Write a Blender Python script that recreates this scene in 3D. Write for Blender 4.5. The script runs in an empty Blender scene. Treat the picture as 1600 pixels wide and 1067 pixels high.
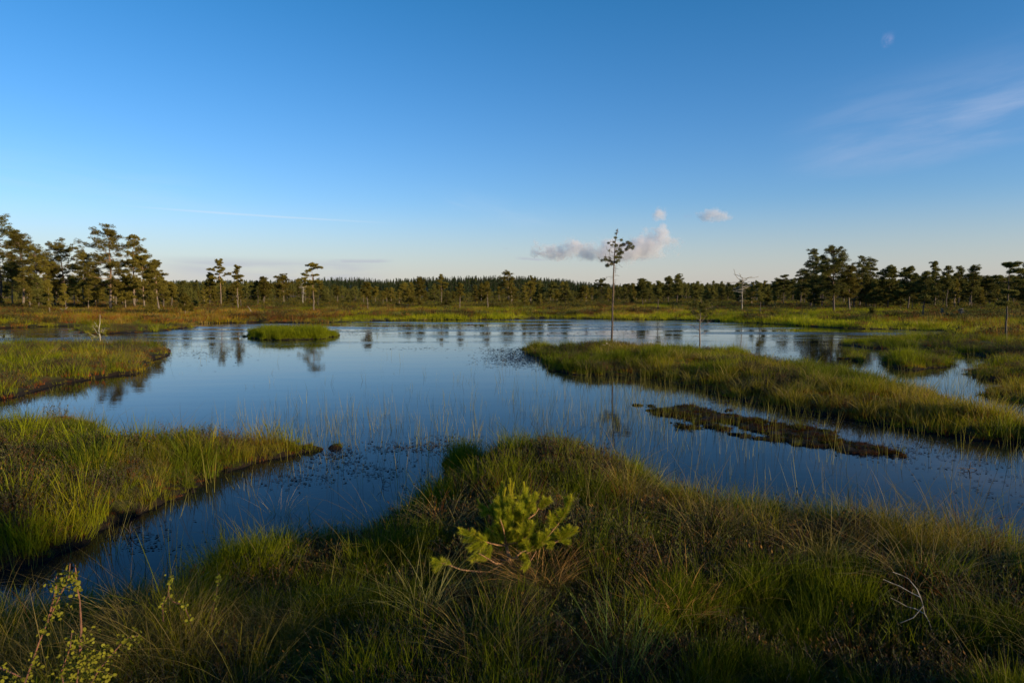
import bpy, math, random
import numpy as np
from mathutils import Vector, Matrix
R = math.radians
S = bpy.context.scene
COL = S.collection

# ------------------------------------------------------------------ camera, sky, sun, exposure
CAMH, F, HOR = 2.2, 1062.0, 460.0
PITCH = math.atan((533.5 - HOR) / F)
cam_d = bpy.data.cameras.new("camera"); cam = bpy.data.objects.new("camera", cam_d); COL.objects.link(cam)
cam_d.sensor_width = 36; cam_d.lens = 36 * F / 1600; cam_d.clip_start = 0.05; cam_d.clip_end = 30000
cam.location = (0, 0, CAMH); cam.rotation_euler = (math.pi / 2 - PITCH, 0, 0)
S.camera = cam
SUN_AZ, SUN_EL = 122.0, 11.0          # azimuth clockwise from the view direction (+Y)
SKY_STRENGTH = 0.10
sun_d = bpy.data.lights.new("sun", 'SUN'); sun = bpy.data.objects.new("sun", sun_d); COL.objects.link(sun)
sun_d.energy = 5.0; sun_d.angle = R(0.6); sun_d.color = (1.0, 0.78, 0.48)
sv = Vector((math.sin(R(SUN_AZ)) * math.cos(R(SUN_EL)), math.cos(R(SUN_AZ)) * math.cos(R(SUN_EL)), math.sin(R(SUN_EL))))
sun.rotation_euler = sv.to_track_quat('Z', 'Y').to_euler(); sun.location = sv * 50
S.view_settings.view_transform = 'Standard'; S.view_settings.look = 'None'
S.view_settings.exposure = 0.70; S.view_settings.gamma = 1.0; S.view_settings.use_curve_mapping = False
S.render.engine = 'CYCLES'
S.cycles.use_denoising = True
S.cycles.max_bounces = 8; S.cycles.volume_bounces = 4; S.cycles.transparent_max_bounces = 12
S.cycles.volume_max_steps = 96

world = bpy.data.worlds.new("World"); S.world = world; world.use_nodes = True
wt = world.node_tree; wn = wt.nodes; wl = wt.links
bg = wn['Background']; bg.inputs['Strength'].default_value = SKY_STRENGTH
sky = wn.new('ShaderNodeTexSky'); sky.sky_type = 'NISHITA'; sky.sun_disc = False
sky.sun_elevation = R(SUN_EL); sky.sun_rotation = R(SUN_AZ)
sky.air_density = 1.15; sky.dust_density = 0.5; sky.ozone_density = 3.0; sky.altitude = 0


class NT:
    """small helper for node maths"""
    def __init__(s, tree): s.t = tree; s.n = tree.nodes; s.l = tree.links
    def put(s, sock, v):
        if isinstance(v, bpy.types.NodeSocket): s.l.new(v, sock)
        elif v is not None: sock.default_value = v
    def m(s, op, a, b=None, c=None, clamp=False):
        n = s.n.new('ShaderNodeMath'); n.operation = op; n.use_clamp = clamp
        s.put(n.inputs[0], a)
        if b is not None: s.put(n.inputs[1], b)
        if c is not None: s.put(n.inputs[2], c)
        return n.outputs[0]
    def vm(s, op, a, b=None, sc=None):
        n = s.n.new('ShaderNodeVectorMath'); n.operation = op
        s.put(n.inputs[0], a)
        if b is not None: s.put(n.inputs[1], b)
        if sc is not None: s.put(n.inputs['Scale'], sc)
        return n.outputs['Value'] if op in ('LENGTH', 'DISTANCE', 'DOT_PRODUCT') else n.outputs[0]
    def noise(s, vec, scale, detail=4, rough=0.5, dist=0.0):
        n = s.n.new('ShaderNodeTexNoise'); s.put(n.inputs['Vector'], vec)
        n.inputs['Scale'].default_value = scale; n.inputs['Detail'].default_value = detail
        n.inputs['Roughness'].default_value = rough; n.inputs['Distortion'].default_value = dist
        return n.outputs[0]
    def mp(s, v, a, b, c=0.0, d=1.0, smooth=True):
        n = s.n.new('ShaderNodeMapRange'); n.interpolation_type = 'SMOOTHSTEP' if smooth else 'LINEAR'
        s.put(n.inputs['Value'], v)
        for k, x in zip(('From Min', 'From Max', 'To Min', 'To Max'), (a, b, c, d)): s.put(n.inputs[k], x)
        return n.outputs[0]
    def mix(s, f, a, b, mode='MIX'):
        n = s.n.new('ShaderNodeMix'); n.data_type = 'RGBA'; n.blend_type = mode
        s.put(n.inputs[0], f); s.put(n.inputs[6], a); s.put(n.inputs[7], b)
        return n.outputs[2]
    def comb(s, x, y, z):
        n = s.n.new('ShaderNodeCombineXYZ')
        for i, v in enumerate((x, y, z)): s.put(n.inputs[i], v)
        return n.outputs[0]


W = NT(wt)
tc = wn.new('ShaderNodeTexCoord'); sp = wn.new('ShaderNodeSeparateXYZ'); wl.new(tc.outputs['Generated'], sp.inputs[0])
az = W.m('ARCTAN2', sp.outputs[0], sp.outputs[1]); el = W.m('ARCSINE', sp.outputs[2])
az = W.m('MULTIPLY', az, 180 / math.pi); el = W.m('MULTIPLY', el, 180 / math.pi)      # degrees


def uv_angles(u, v):
    x = (u - 800) / F; y = -(v - 533.5) / F
    d = Vector((x, math.cos(PITCH) + y * math.sin(PITCH), -math.sin(PITCH) + y * math.cos(PITCH))).normalized()
    return math.degrees(math.atan2(d.x, d.y)), math.degrees(math.asin(d.z))


hsv = wn.new('ShaderNodeHueSaturation'); hsv.inputs['Saturation'].default_value = 1.15; hsv.inputs['Hue'].default_value = 0.5
wl.new(sky.outputs[0], hsv.inputs['Color'])
grade = W.mix(W.mp(el, 0.0, 26.0, smooth=False), (0.97, 1.0, 1.45, 1), (0.30, 0.82, 1.09, 1))
col = W.mix(1.0, hsv.outputs[0], grade, 'MULTIPLY')


def streak(u0, v0, u1, v1, width, soft, ncoord, namp, strength, colour, ends=0.15, n0=0.35, n1=0.7):
    """a thin cloud lying along a line between two sky directions"""
    global col
    a0, e0 = uv_angles(u0, v0); a1, e1 = uv_angles(u1, v1)
    L = math.hypot(a1 - a0, e1 - e0); ca, sa = (a1 - a0) / L, (e1 - e0) / L
    dx = W.m('SUBTRACT', az, a0); dy = W.m('SUBTRACT', el, e0)
    s_ = W.m('ADD', W.m('MULTIPLY', dx, ca), W.m('MULTIPLY', dy, sa))
    t_ = W.m('SUBTRACT', W.m('MULTIPLY', dy, ca), W.m('MULTIPLY', dx, sa))
    nz = W.noise(W.comb(W.m('MULTIPLY', s_, ncoord[0]), W.m('MULTIPLY', t_, ncoord[1]), u0 * 0.01), 1.0, 5, 0.55, 0.4)
    tt = W.m('ADD', t_, W.m('MULTIPLY', W.m('SUBTRACT', nz, 0.5), namp))
    up = W.mp(tt, width * 0.5 - soft[0], width * 0.5 + soft[0], 1, 0)
    lo = W.mp(tt, -width * 0.5 - soft[1], -width * 0.5 + soft[1], 0, 1)
    e_ = W.m('MULTIPLY', W.mp(s_, 0, L * ends, 0, 1), W.mp(s_, L * (1 - ends), L, 1, 0))
    mk = W.m('MULTIPLY', W.m('MULTIPLY', up, lo), W.m('MULTIPLY', e_, W.mp(nz, n0, n1, 0.15, 1)))
    col = W.mix(W.m('MULTIPLY', mk, strength), col, colour)


SK = 1.0 / SKY_STRENGTH / 2 ** S.view_settings.exposure
def sc3(c): return (c[0] * SK, c[1] * SK, c[2] * SK, 1)
streak(1190, 250, 1900, 70, 4.6, (3.2, 0.8), (0.10, 0.55), 1.6, 0.36, sc3((.42, .52, .74)), 0.3)
streak(1330, 200, 2100, 60, 1.2, (1.2, 0.4), (0.15, 1.2), 0.6, 0.42, sc3((.46, .56, .76)), 0.3)
streak(1375, 62, 1400, 62, 0.5, (0.4, 0.4), (1.5, 1.5), 0.8, 0.45, sc3((.50, .48, .75)), 0.4)
streak(150, 318, 640, 350, 0.05, (0.10, 0.10), (0.15, 3.0), 0.08, 0.85, sc3((.72, .82, .90)), 0.42, 0.1, 0.5)
streak(-300, 225, 420, 320, 1.6, (2.5, 1.5), (0.12, 0.9), 1.6, 0.20, sc3((.62, .74, .85)), 0.3)
streak(640, 300, 900, 350, 1.2, (1.0, 1.0), (0.2, 0.8), 1.2, 0.14, sc3((.66, .76, .88)), 0.35)
streak(190, 420, 640, 430, 1.9, (0.35, 1.0), (0.12, 0.7), 1.3, 0.66, sc3((.34, .40, .52)), 0.30, 0.3, 0.6)
streak(500, 408, 622, 408, 0.22, (0.16, 0.10), (0.6, 2.0), 0.25, 0.60, sc3((.33, .37, .50)), 0.3, 0.2, 0.5)
streak(800, 403, 860, 407, 0.14, (0.14, 0.08), (0.9, 2.0), 0.15, 0.65, sc3((.31, .35, .48)), 0.35, 0.2, 0.5)
streak(782, 388, 800, 389, 0.10, (0.12, 0.12), (1.5, 3.0), 0.1, 0.35, sc3((.36, .42, .58)), 0.4)
streak(1065, 338, 1085, 340, 0.22, (0.2, 0.2), (1.5, 3.0), 0.2, 0.35, sc3((.30, .38, .60)), 0.4)
# low band of warm dusk air along the horizon
hb = W.mp(el, 0.0, 8.0, 0.50, 0.0)
col = W.mix(hb, col, sc3((.66, .64, .68)))
wl.new(col, bg.inputs['Color'])


# ------------------------------------------------------------------ helpers
def ray(u, v):
    x = (u - 800) / F; y = -(v - 533.5) / F
    return np.array([x, math.cos(PITCH) + y * math.sin(PITCH), -math.sin(PITCH) + y * math.cos(PITCH)])


def unp(u, v, z=0.0):
    d = ray(u, v); t = (z - CAMH) / d[2]
    return (d[0] * t, d[1] * t)


def hash2(ix, iy, seed):
    h = (ix.astype(np.int64) * 374761393 + iy.astype(np.int64) * 668265263 + seed * 1442695041) & 0xFFFFFFFF
    h = ((h ^ (h >> 13)) * 1274126177) & 0xFFFFFFFF
    return ((h ^ (h >> 16)) & 0xFFFFFF) / float(0xFFFFFF)


def vnoise(x, y, seed=0):
    ix = np.floor(x); iy = np.floor(y); fx = x - ix; fy = y - iy
    fx = fx * fx * (3 - 2 * fx); fy = fy * fy * (3 - 2 * fy)
    a = hash2(ix, iy, seed); b = hash2(ix + 1, iy, seed); c = hash2(ix, iy + 1, seed); d = hash2(ix + 1, iy + 1, seed)
    return (a + (b - a) * fx) * (1 - fy) + (c + (d - c) * fx) * fy


def fbm(x, y, f, octv=3, seed=0):
    s = 0; a = 0.5; t = 0
    for k in range(octv):
        s = s + a * vnoise(x * f + 17.3 * k, y * f - 9.1 * k, seed + k); t += a; a *= 0.5; f *= 2.03
    return s / t


def sstep(x, a, b):
    t = np.clip((x - a) / (b - a), 0, 1); return t * t * (3 - 2 * t)


def sdf(px, py, poly):
    """signed distance, positive inside"""
    P = np.array(poly, float); Q = np.roll(P, -1, 0)
    out = np.empty(len(px))
    for s in range(0, len(px), 20000):
        x = px[s:s + 20000, None]; y = py[s:s + 20000, None]
        ex = (Q[:, 0] - P[:, 0])[None]; ey = (Q[:, 1] - P[:, 1])[None]
        wx = x - P[None, :, 0]; wy = y - P[None, :, 1]
        t = np.clip((wx * ex + wy * ey) / (ex * ex + ey * ey + 1e-12), 0, 1)
        d = np.sqrt(((wx - ex * t) ** 2 + (wy - ey * t) ** 2).min(1))
        c = (P[None, :, 1] > y) != (Q[None, :, 1] > y)
        xi = P[None, :, 0] + (y - P[None, :, 1]) * ex / np.where(np.abs(ey) < 1e-12, 1e-12, ey)
        ins = ((c & (x < xi)).sum(1) % 2) == 1
        out[s:s + 20000] = np.where(ins, d, -d)
    return out


def px(lst, z=0.0):
    return [unp(p[0], p[1], p[2] if len(p) > 2 else z) for p in lst]


# ------------------------------------------------------------------ the plan of the bog: pond outline and banks, in metres
POND = px([(-500, 517), (-150, 514), (0, 513), (60, 511), (140, 509), (200, 511), (285, 510), (300, 506), (345, 505), (400, 504), (470, 505), (520, 504),
           (600, 501), (700, 500), (790, 499.5), (840, 497.5), (900, 498), (960, 499), (1040, 500), (1110, 502), (1170, 505), (1230, 508),
           (1300, 512), (1350, 514), (1400, 514), (1450, 516), (1492, 519), (1496, 524), (1480, 528), (1440, 530),
           (1380, 532), (1330, 535), (1318, 539), (1335, 543), (1390, 546), (1450, 548), (1500, 552), (1530, 558), (1530, 566), (1545, 575),
           (1520, 581), (1506, 585), (1530, 590), (1600, 600), (1700, 608), (1640, 612), (1560, 607), (1540, 613), (1570, 624), (1640, 640), (1900, 680)]) + \
       [(34, 6), (32, -6), (-28, -6), (-34, 10), (-46, 26)]
FRONT = px([(-500, 925, .4), (-150, 915, .4), (0, 905, .4), (90, 893, .42), (190, 868, .45), (250, 848, .45), (300, 832, .45), (370, 812, .45), (440, 797, .45), (520, 785, .45),
            (570, 782, .42), (610, 783, .35), (650, 765, .3), (690, 748, .25), (716, 728, .2), (704, 712, .15), (712, 692, .25),
            (750, 684, .42), (800, 676, .45), (860, 673, .45), (920, 680, .45), (980, 697, .45), (1040, 722, .45), (1100, 741, .45),
            (1160, 751, .45), (1240, 757, .45), (1310, 760, .45), (1400, 772, .45), (1480, 787, .45), (1560, 803, .45), (1640, 822, .45),
            (1800, 850, .45)]) + [(14, -2), (14, -14), (-14, -14), (-13, -2)]
LEFT = px([(-600, 640, .4), (-100, 642, .38), (0, 642, .35), (60, 638, .30), (115, 634, .22), (132, 638, .25), (126, 646, .3), (160, 652, .38), (230, 656, .40), (290, 660, .40), (360, 656, .40),
           (425, 656, .38), (465, 664, .35), (510, 668, .3), (550, 668, .25), (576, 674, .12), (572, 690), (535, 697), (500, 702), (455, 706), (430, 716), (395, 730), (350, 737), (318, 743),
           (300, 752), (292, 768), (278, 788), (240, 800), (190, 818), (140, 845), (90, 862), (30, 876), (-60, 890), (-600, 930)])
UPLEFT = px([(-700, 528, .3), (-100, 535, .3), (0, 537, .25), (60, 538, .25), (130, 532, .35), (180, 529, .35), (225, 534, .25), (255, 541, .15), (272, 547), (262, 556), (235, 563), (232, 572), (215, 583),
             (170, 590), (120, 597), (75, 604), (35, 615), (0, 623), (-100, 637), (-700, 690)])
SPIT = px([(120, 517), (160, 511), (220, 509), (285, 508), (292, 512), (270, 517), (225, 521), (150, 522)])
ISLET = px([(393, 522), (405, 515, .2), (430, 511, .3), (470, 510, .3), (505, 513, .25), (524, 520, .1), (526, 525), (505, 530), (470, 532), (425, 531), (402, 528)])
ISLAND = px([(812, 545), (840, 543), (880, 541, .2), (920, 536, .25), (955, 534, .25), (1000, 538, .25), (1050, 543, .25), (1085, 547, .2), (1110, 550, .1), (1140, 549), (1172, 554), (1160, 560), (1130, 564),
             (1120, 569), (1170, 574), (1230, 577, .05), (1300, 581, .1), (1350, 587, .15), (1400, 600, .15), (1450, 614, .15), (1500, 628, .15), (1550, 641, .15),
             (1600, 651, .15), (1750, 680, .15), (1900, 712, .1), (1900, 760), (1700, 712), (1600, 691), (1500, 682), (1440, 672), (1400, 664), (1340, 656), (1285, 647),
             (1225, 640), (1180, 628), (1130, 614), (1080, 604), (1040, 596), (990, 592), (940, 587), (895, 584), (860, 578), (845, 572), (868, 566), (850, 558), (826, 550)])
MAT1 = px([(1000, 642), (1012, 636), (1050, 638), (1120, 646), (1190, 654), (1250, 665), (1300, 680), (1345, 692), (1380, 702), (1370, 710), (1330, 707), (1280, 700),
           (1230, 690), (1170, 680), (1110, 668), (1060, 660), (1020, 652)])
MAT2 = px([(1372, 568), (1390, 557, .1), (1430, 552, .1), (1475, 553, .1), (1500, 560), (1492, 568), (1450, 573), (1430, 576), (1395, 574)])
MAT3 = px([(1318, 561), (1330, 556), (1355, 557), (1362, 562), (1340, 565)])

# (polygon, crest height, edge width, edge drop)
LANDS = [(FRONT, .40, .55), (LEFT, .26, .55), (UPLEFT, .30, .8), (SPIT, .12, .8), (ISLET, .13, .6), (ISLAND, .34, 1.1), (MAT1, .02, .5), (MAT2, .14, .5), (MAT3, .10, .4)]
HU = np.array([-400, 250, 340, 420, 490, 560, 600, 640, 700, 760, 830, 880, 930, 1000, 1200, 2200], float)
HV = np.array([452, 448, 445, 446, 441, 440, 443, 441, 437.5, 437, 438, 442, 449, 455, 457, 457], float)


def terrain(x, y):
    """height of the ground and which bank (0 = mainland, 1.. = LANDS, -1 = under water), and distance from the shore"""
    x = np.asarray(x, float); y = np.asarray(y, float)
    D = np.hypot(x, y)
    wob = (fbm(x, y, 1.7, 3, 5) - .5) * np.clip(.08 * D, .35, .8) + (fbm(x, y, 6.0, 2, 9) - .5) * .22 + (fbm(x, y, .35, 2, 8) - .5) * np.clip(.03 * D, 0, 1.0) * (D > 18)
    s0 = -sdf(x, y, POND) + wob * 1.2
    rise = .16 * (1 - np.exp(-np.maximum(s0, 0) / 1.0)) + .40 * (1 - np.exp(-np.maximum(s0, 0) / 9.0))
    bed = lambda s: -.4 * (1 - np.exp(np.minimum(s, 0) / .5))
    best = np.where(s0 > 0, rise, bed(s0)); who = np.where(s0 > 0, 0, -1); shore = s0.copy()
    for i, (pl, h, w) in enumerate(LANDS):
        lo = np.min(pl, 0) - 1.5; hi = np.max(pl, 0) + 1.5
        mk = (x > lo[0]) & (x < hi[0]) & (y > lo[1]) & (y < hi[1])
        if not mk.any(): continue
        s = sdf(x[mk], y[mk], pl) + wob[mk] * (1.7 if h < .15 else .9)
        if h < .05: s = s - np.abs(fbm(x[mk], y[mk], 1.6, 3, 44) - .5) * 2.6 + .22
        z = np.where(s > 0, h * (1 - np.exp(-np.maximum(s, 0) / w)) + .02, bed(s))
        cur = best[mk]; win = z > cur
        best[mk] = np.where(win, z, cur)
        wv = who[mk]; wv[win & (s > 0)] = i + 1; who[mk] = wv
        sh = shore[mk]; shore[mk] = np.maximum(sh, s)
    inl = sstep(shore, 0.0, .9)
    big = (fbm(x, y, .9, 3, 21) - .5) * .26 + (fbm(x, y, 3.2, 2, 31) - .5) * .10
    flat = np.where(who == 7, .1, 1.0)
    best = best + np.where(who >= 0, big * inl * flat * np.where(who == 0, .8, 1), 0)
    u = 800 + F * x / np.maximum(y, 1.0)
    amp = np.maximum((HOR - np.interp(u, HU, HV)) / F * 1000 + 2.2 - 6.5, 0)
    best = best + np.where(y > 100, amp * sstep(D, 550, 1000), 0) - np.where(D > 1500, (D - 1500) * .004, 0)
    return best, who, shore


def hgt(x, y):
    return float(terrain(np.array([x]), np.array([y]))[0][0])


def ground_at(u, v):
    """where the line of sight of a photo point meets the ground"""
    d = ray(u, v); ts = np.geomspace(2.0, 900, 3000)
    h, _, _ = terrain(d[0] * ts, d[1] * ts)
    z = CAMH + d[2] * ts
    k = int(np.argmax(z < np.maximum(h, 0))) if (z < np.maximum(h, 0)).any() else len(ts) - 1
    x, y = d[0] * ts[k], d[1] * ts[k]
    return x, y, float(max(h[k], -.05))


# ------------------------------------------------------------------ materials
def new_mat(name):
    m = bpy.data.materials.new(name); m.use_nodes = True
    nt = m.node_tree; nt.nodes.clear()
    o = nt.nodes.new('ShaderNodeOutputMaterial')
    return m, NT(nt), o


def leaf_mat(name, base, trans=.35, instanced=False, rough=.55, var=.35, freq=1.5, tip=None):
    m, N, o = new_mat(name)
    t = N.n.new('ShaderNodeTexCoord')
    nz = N.noise(t.outputs['Object'], freq, 2)
    oi = N.n.new('ShaderNodeObjectInfo')
    r = N.m('ADD', N.m('MULTIPLY', nz, .7), N.m('MULTIPLY', oi.outputs['Random'], .3))
    c1 = tuple(b * (1 - var) for b in base) + (1,); c2 = tuple(b * (1 + var) for b in base) + (1,)
    c = N.mix(N.mp(r, .25, .75), c1, c2)
    if tip:
        a = N.n.new('ShaderNodeAttribute'); a.attribute_name = 'tip'
        c = N.mix(a.outputs['Fac'], c, tip + (1,))
    if instanced:
        a = N.n.new('ShaderNodeAttribute'); a.attribute_type = 'INSTANCER'; a.attribute_name = 'tint'
        c = N.mix(1.0, c, a.outputs['Color'], 'MULTIPLY')
    p = N.n.new('ShaderNodeBsdfPrincipled'); N.put(p.inputs['Base Color'], c); p.inputs['Roughness'].default_value = rough
    p.inputs['Specular IOR Level'].default_value = .07
    tr = N.n.new('ShaderNodeBsdfTranslucent'); N.put(tr.inputs['Color'], c)
    mx = N.n.new('ShaderNodeMixShader'); mx.inputs[0].default_value = trans
    N.l.new(p.outputs[0], mx.inputs[1]); N.l.new(tr.outputs[0], mx.inputs[2]); N.l.new(mx.outputs[0], o.inputs['Surface'])
    return m


def bark_mat(name, low, high, z0=.25, z1=.6, scale=9):
    m, N, o = new_mat(name)
    t = N.n.new('ShaderNodeTexCoord'); s = N.n.new('ShaderNodeSeparateXYZ'); N.l.new(t.outputs['Object'], s.inputs[0])
    v = N.comb(N.m('MULTIPLY', s.outputs[0], 2.5), N.m('MULTIPLY', s.outputs[1], 2.5), s.outputs[2])
    nz = N.noise(v, scale, 5, .65)
    hi = N.m('ADD', s.outputs[2], N.m('MULTIPLY', N.m('SUBTRACT', nz, .5), 1.0))
    c = N.mix(N.mp(hi, z0, z1), low + (1,), high + (1,))
    c = N.mix(N.mp(nz, .35, .65, .75, 0), c, (.025, .018, .014, 1))
    b = N.n.new('ShaderNodeBump'); b.inputs['Strength'].default_value = .7; b.inputs['Distance'].default_value = .02; N.put(b.inputs['Height'], nz)
    p = N.n.new('ShaderNodeBsdfPrincipled'); N.put(p.inputs['Base Color'], c); p.inputs['Roughness'].default_value = .85
    N.l.new(b.outputs[0], p.inputs['Normal']); N.l.new(p.outputs[0], o.inputs['Surface'])
    return m


def ground_mat():
    m, N, o = new_mat("bog_moss_and_peat")
    g = N.n.new('ShaderNodeNewGeometry'); P = g.outputs['Position']
    s = N.n.new('ShaderNodeSeparateXYZ'); N.l.new(P, s.inputs[0])
    dist = N.vm('LENGTH', P)
    far = N.mp(dist, 25, 60)
    n1 = N.mix(far, N.noise(P, .8, 4, .6), N.noise(P, .10, 5, .6))
    n2 = N.mix(far, N.noise(N.vm('ADD', P, (31, 7, 0)), 1.6, 4, .6), N.noise(N.vm('ADD', P, (31, 7, 0)), .22, 5, .65))
    n3 = N.noise(P, 14, 4, .7)
    c = N.mix(N.mp(n1, .36, .62), (.040, .050, .010, 1), (.105, .105, .014, 1))
    c = N.mix(N.mp(n2, .52, .66, 0, .8), c, (.15, .045, .012, 1))
    c = N.mix(N.mp(n2, .40, .28, 0, .6), c, (.18, .135, .018, 1))
    c = N.mix(N.mp(n3, .3, .7, .55, 0), c, (.022, .016, .007, 1))
    c = N.mix(N.mp(s.outputs[2], .21, .03), c, (.012, .008, .005, 1))
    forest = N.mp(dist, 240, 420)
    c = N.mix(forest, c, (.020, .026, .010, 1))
    b = N.n.new('ShaderNodeBump'); b.inputs['Strength'].default_value = .9; b.inputs['Distance'].default_value = .05; N.put(b.inputs['Height'], n3)
    p = N.n.new('ShaderNodeBsdfPrincipled'); N.put(p.inputs['Base Color'], c); p.inputs['Roughness'].default_value = .9
    p.inputs['Specular IOR Level'].default_value = .15
    N.l.new(b.outputs[0], p.inputs['Normal']); N.l.new(p.outputs[0], o.inputs['Surface'])
    return m


def water_mat():
    m, N, o = new_mat("pond_water")
    g = N.n.new('ShaderNodeNewGeometry'); P = g.outputs['Position']
    dist = N.vm('LENGTH', P)
    st = N.vm('MULTIPLY', P, (.22, 1.0, 1.0))
    patch = N.mp(N.noise(st, .30, 4, .6), .44, .60)          # drifts of light breeze, seen as streaks far out
    farm = N.m('MULTIPLY', patch, N.mp(dist, 24, 44))
    w1 = N.noise(N.vm('MULTIPLY', P, (.5, 1.0, 1.0)), 9, 3, .6)
    w2 = N.noise(N.vm('MULTIPLY', P, (.35, 1.0, 1.0)), 1.1, 2, .5)
    h = N.m('ADD', N.m('MULTIPLY', w1, N.m('ADD', .0006, N.m('MULTIPLY', farm, .011))), N.m('MULTIPLY', w2, .0022))
    b = N.n.new('ShaderNodeBump'); b.inputs['Strength'].default_value = 1.0; b.inputs['Distance'].default_value = 1.0; N.put(b.inputs['Height'], h)
    p = N.n.new('ShaderNodeBsdfPrincipled'); p.inputs['Base Color'].default_value = (.004, .007, .010, 1)
    N.put(p.inputs['Roughness'], N.m('ADD', .015, N.m('MULTIPLY', farm, .18)))
    p.inputs['IOR'].default_value = 1.333; p.inputs['Specular IOR Level'].default_value = .16
    N.l.new(b.outputs[0], p.inputs['Normal']); N.l.new(p.outputs[0], o.inputs['Surface'])
    return m


M_ground = ground_mat(); M_water = water_mat()
M_sedge = leaf_mat("sedge_blade", (1, 1, 1), .48, True, var=.25, freq=3)
M_shrubleaf = leaf_mat("dwarf_shrub_leaf", (1, 1, 1), .15, True, var=.35, freq=12)
M_twig = bark_mat("heath_twig", (.05, .03, .02), (.09, .05, .03))
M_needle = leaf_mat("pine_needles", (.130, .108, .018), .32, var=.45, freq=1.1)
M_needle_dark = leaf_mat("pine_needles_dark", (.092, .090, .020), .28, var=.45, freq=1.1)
M_needle_young = leaf_mat("young_pine_needles", (.22, .25, .012), .45, var=.45, freq=14, tip=(.46, .42, .03))
M_spruce = leaf_mat("spruce_needles", (.022, .038, .014), .10, var=.35, freq=.2)
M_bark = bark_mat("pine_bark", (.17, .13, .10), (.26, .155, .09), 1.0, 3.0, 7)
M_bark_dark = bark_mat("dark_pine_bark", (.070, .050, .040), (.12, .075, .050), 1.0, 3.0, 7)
M_bark_young = bark_mat("young_pine_bark", (.22, .12, .06), (.36, .18, .07), .02, .12, 60)
M_grey = bark_mat("weathered_wood", (.28, .25, .21), (.34, .31, .27), .5, 2.0, 9)
M_birch_bark = bark_mat("birch_bark", (.42, .38, .30), (.50, .45, .34), .2, .8, 20)
M_birch_leaf = leaf_mat("birch_leaf", (.22, .21, .02), .45, var=.30, freq=18)
M_pad = leaf_mat("floating_leaf", (.035, .022, .016), .10, var=.5, freq=6, rough=.4)


# ------------------------------------------------------------------ mesh helpers
def mesh_np(name, V, Fc, mats, mat_idx=None, attrs=None, smooth=False):
    V = np.asarray(V, np.float32); me = bpy.data.meshes.new(name)
    if isinstance(Fc, np.ndarray):
        n, k = Fc.shape; loops = Fc.ravel().astype(np.int32); starts = np.arange(n, dtype=np.int32) * k
    else:
        loops = np.fromiter((i for f in Fc for i in f), np.int32); ls = np.array([len(f) for f in Fc]); n = len(Fc)
        starts = np.concatenate([[0], np.cumsum(ls)[:-1]]).astype(np.int32)
    me.vertices.add(len(V)); me.vertices.foreach_set('co', V.ravel())
    me.loops.add(len(loops)); me.loops.foreach_set('vertex_index', loops)
    me.polygons.add(n); me.polygons.foreach_set('loop_start', starts)
    if mat_idx is not None: me.polygons.foreach_set('material_index', np.asarray(mat_idx, np.int32))
    if smooth: me.polygons.foreach_set('use_smooth', np.ones(n, bool))
    for m in (mats if isinstance(mats, (list, tuple)) else [mats]): me.materials.append(m)
    me.update(calc_edges=True)
    for nm, (ty, arr) in (attrs or {}).items():
        a = me.attributes.new(nm, ty, 'POINT')
        a.data.foreach_set({'FLOAT': 'value', 'INT': 'value', 'FLOAT_VECTOR': 'vector', 'FLOAT_COLOR': 'color'}[ty], np.asarray(arr).ravel())
    return me


def ob(name, me, parent=None, loc=None):
    o = bpy.data.objects.new(name, me); COL.objects.link(o)
    if parent: o.parent = parent
    if loc is not None: o.location = loc
    return o


def tag(o, label=None, cat=None, group=None, kind=None):
    for k, v in (('label', label), ('category', cat), ('group', group), ('kind', kind)):
        if v: o[k] = v
    return o


class Tubes:
    def __init__(s): s.V = []; s.F = []; s.n = 0; s.M = []
    def add(s, pts, rad, sides=5, mi=0):
        pts = np.asarray(pts, float); k = len(pts); rad = np.broadcast_to(np.asarray(rad, float), (k,))
        tang = np.gradient(pts, axis=0); tang /= np.linalg.norm(tang, axis=1)[:, None] + 1e-9
        ref = np.array([0, 0, 1.]) if abs(tang[:, 2]).mean() < .8 else np.array([1., 0, 0])
        a = np.cross(tang, ref); a /= np.linalg.norm(a, axis=1)[:, None] + 1e-9; b = np.cross(tang, a)
        th = np.arange(sides) * 2 * math.pi / sides
        ring = pts[:, None] + rad[:, None, None] * (np.cos(th)[None, :, None] * a[:, None] + np.sin(th)[None, :, None] * b[:, None])
        s.V.append(ring.reshape(-1, 3))
        i = np.arange(k - 1)[:, None] * sides + np.arange(sides)[None]; j = np.arange(k - 1)[:, None] * sides + (np.arange(sides)[None] + 1) % sides
        q = np.stack([i, j, j + sides, i + sides], -1).reshape(-1, 4) + s.n
        s.F.append(q); s.M += [mi] * len(q); s.n += k * sides
    def mesh(s, name, mat):
        return mesh_np(name, np.concatenate(s.V), np.concatenate(s.F), mat, s.M, smooth=True)


def leaf_tris(C, Dr, L, Wd, rng):
    """thin triangles at C pointing along Dr"""
    n = len(C); Dr = Dr / (np.linalg.norm(Dr, axis=1)[:, None] + 1e-9)
    side = np.cross(Dr, rng.normal(size=(n, 3))); side /= np.linalg.norm(side, axis=1)[:, None] + 1e-9
    L = np.broadcast_to(L, (n,))[:, None]; Wd = np.broadcast_to(Wd, (n,))[:, None]
    V = np.stack([C - side * Wd / 2, C + side * Wd / 2, C + Dr * L], 1).reshape(-1, 3)
    return V


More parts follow.
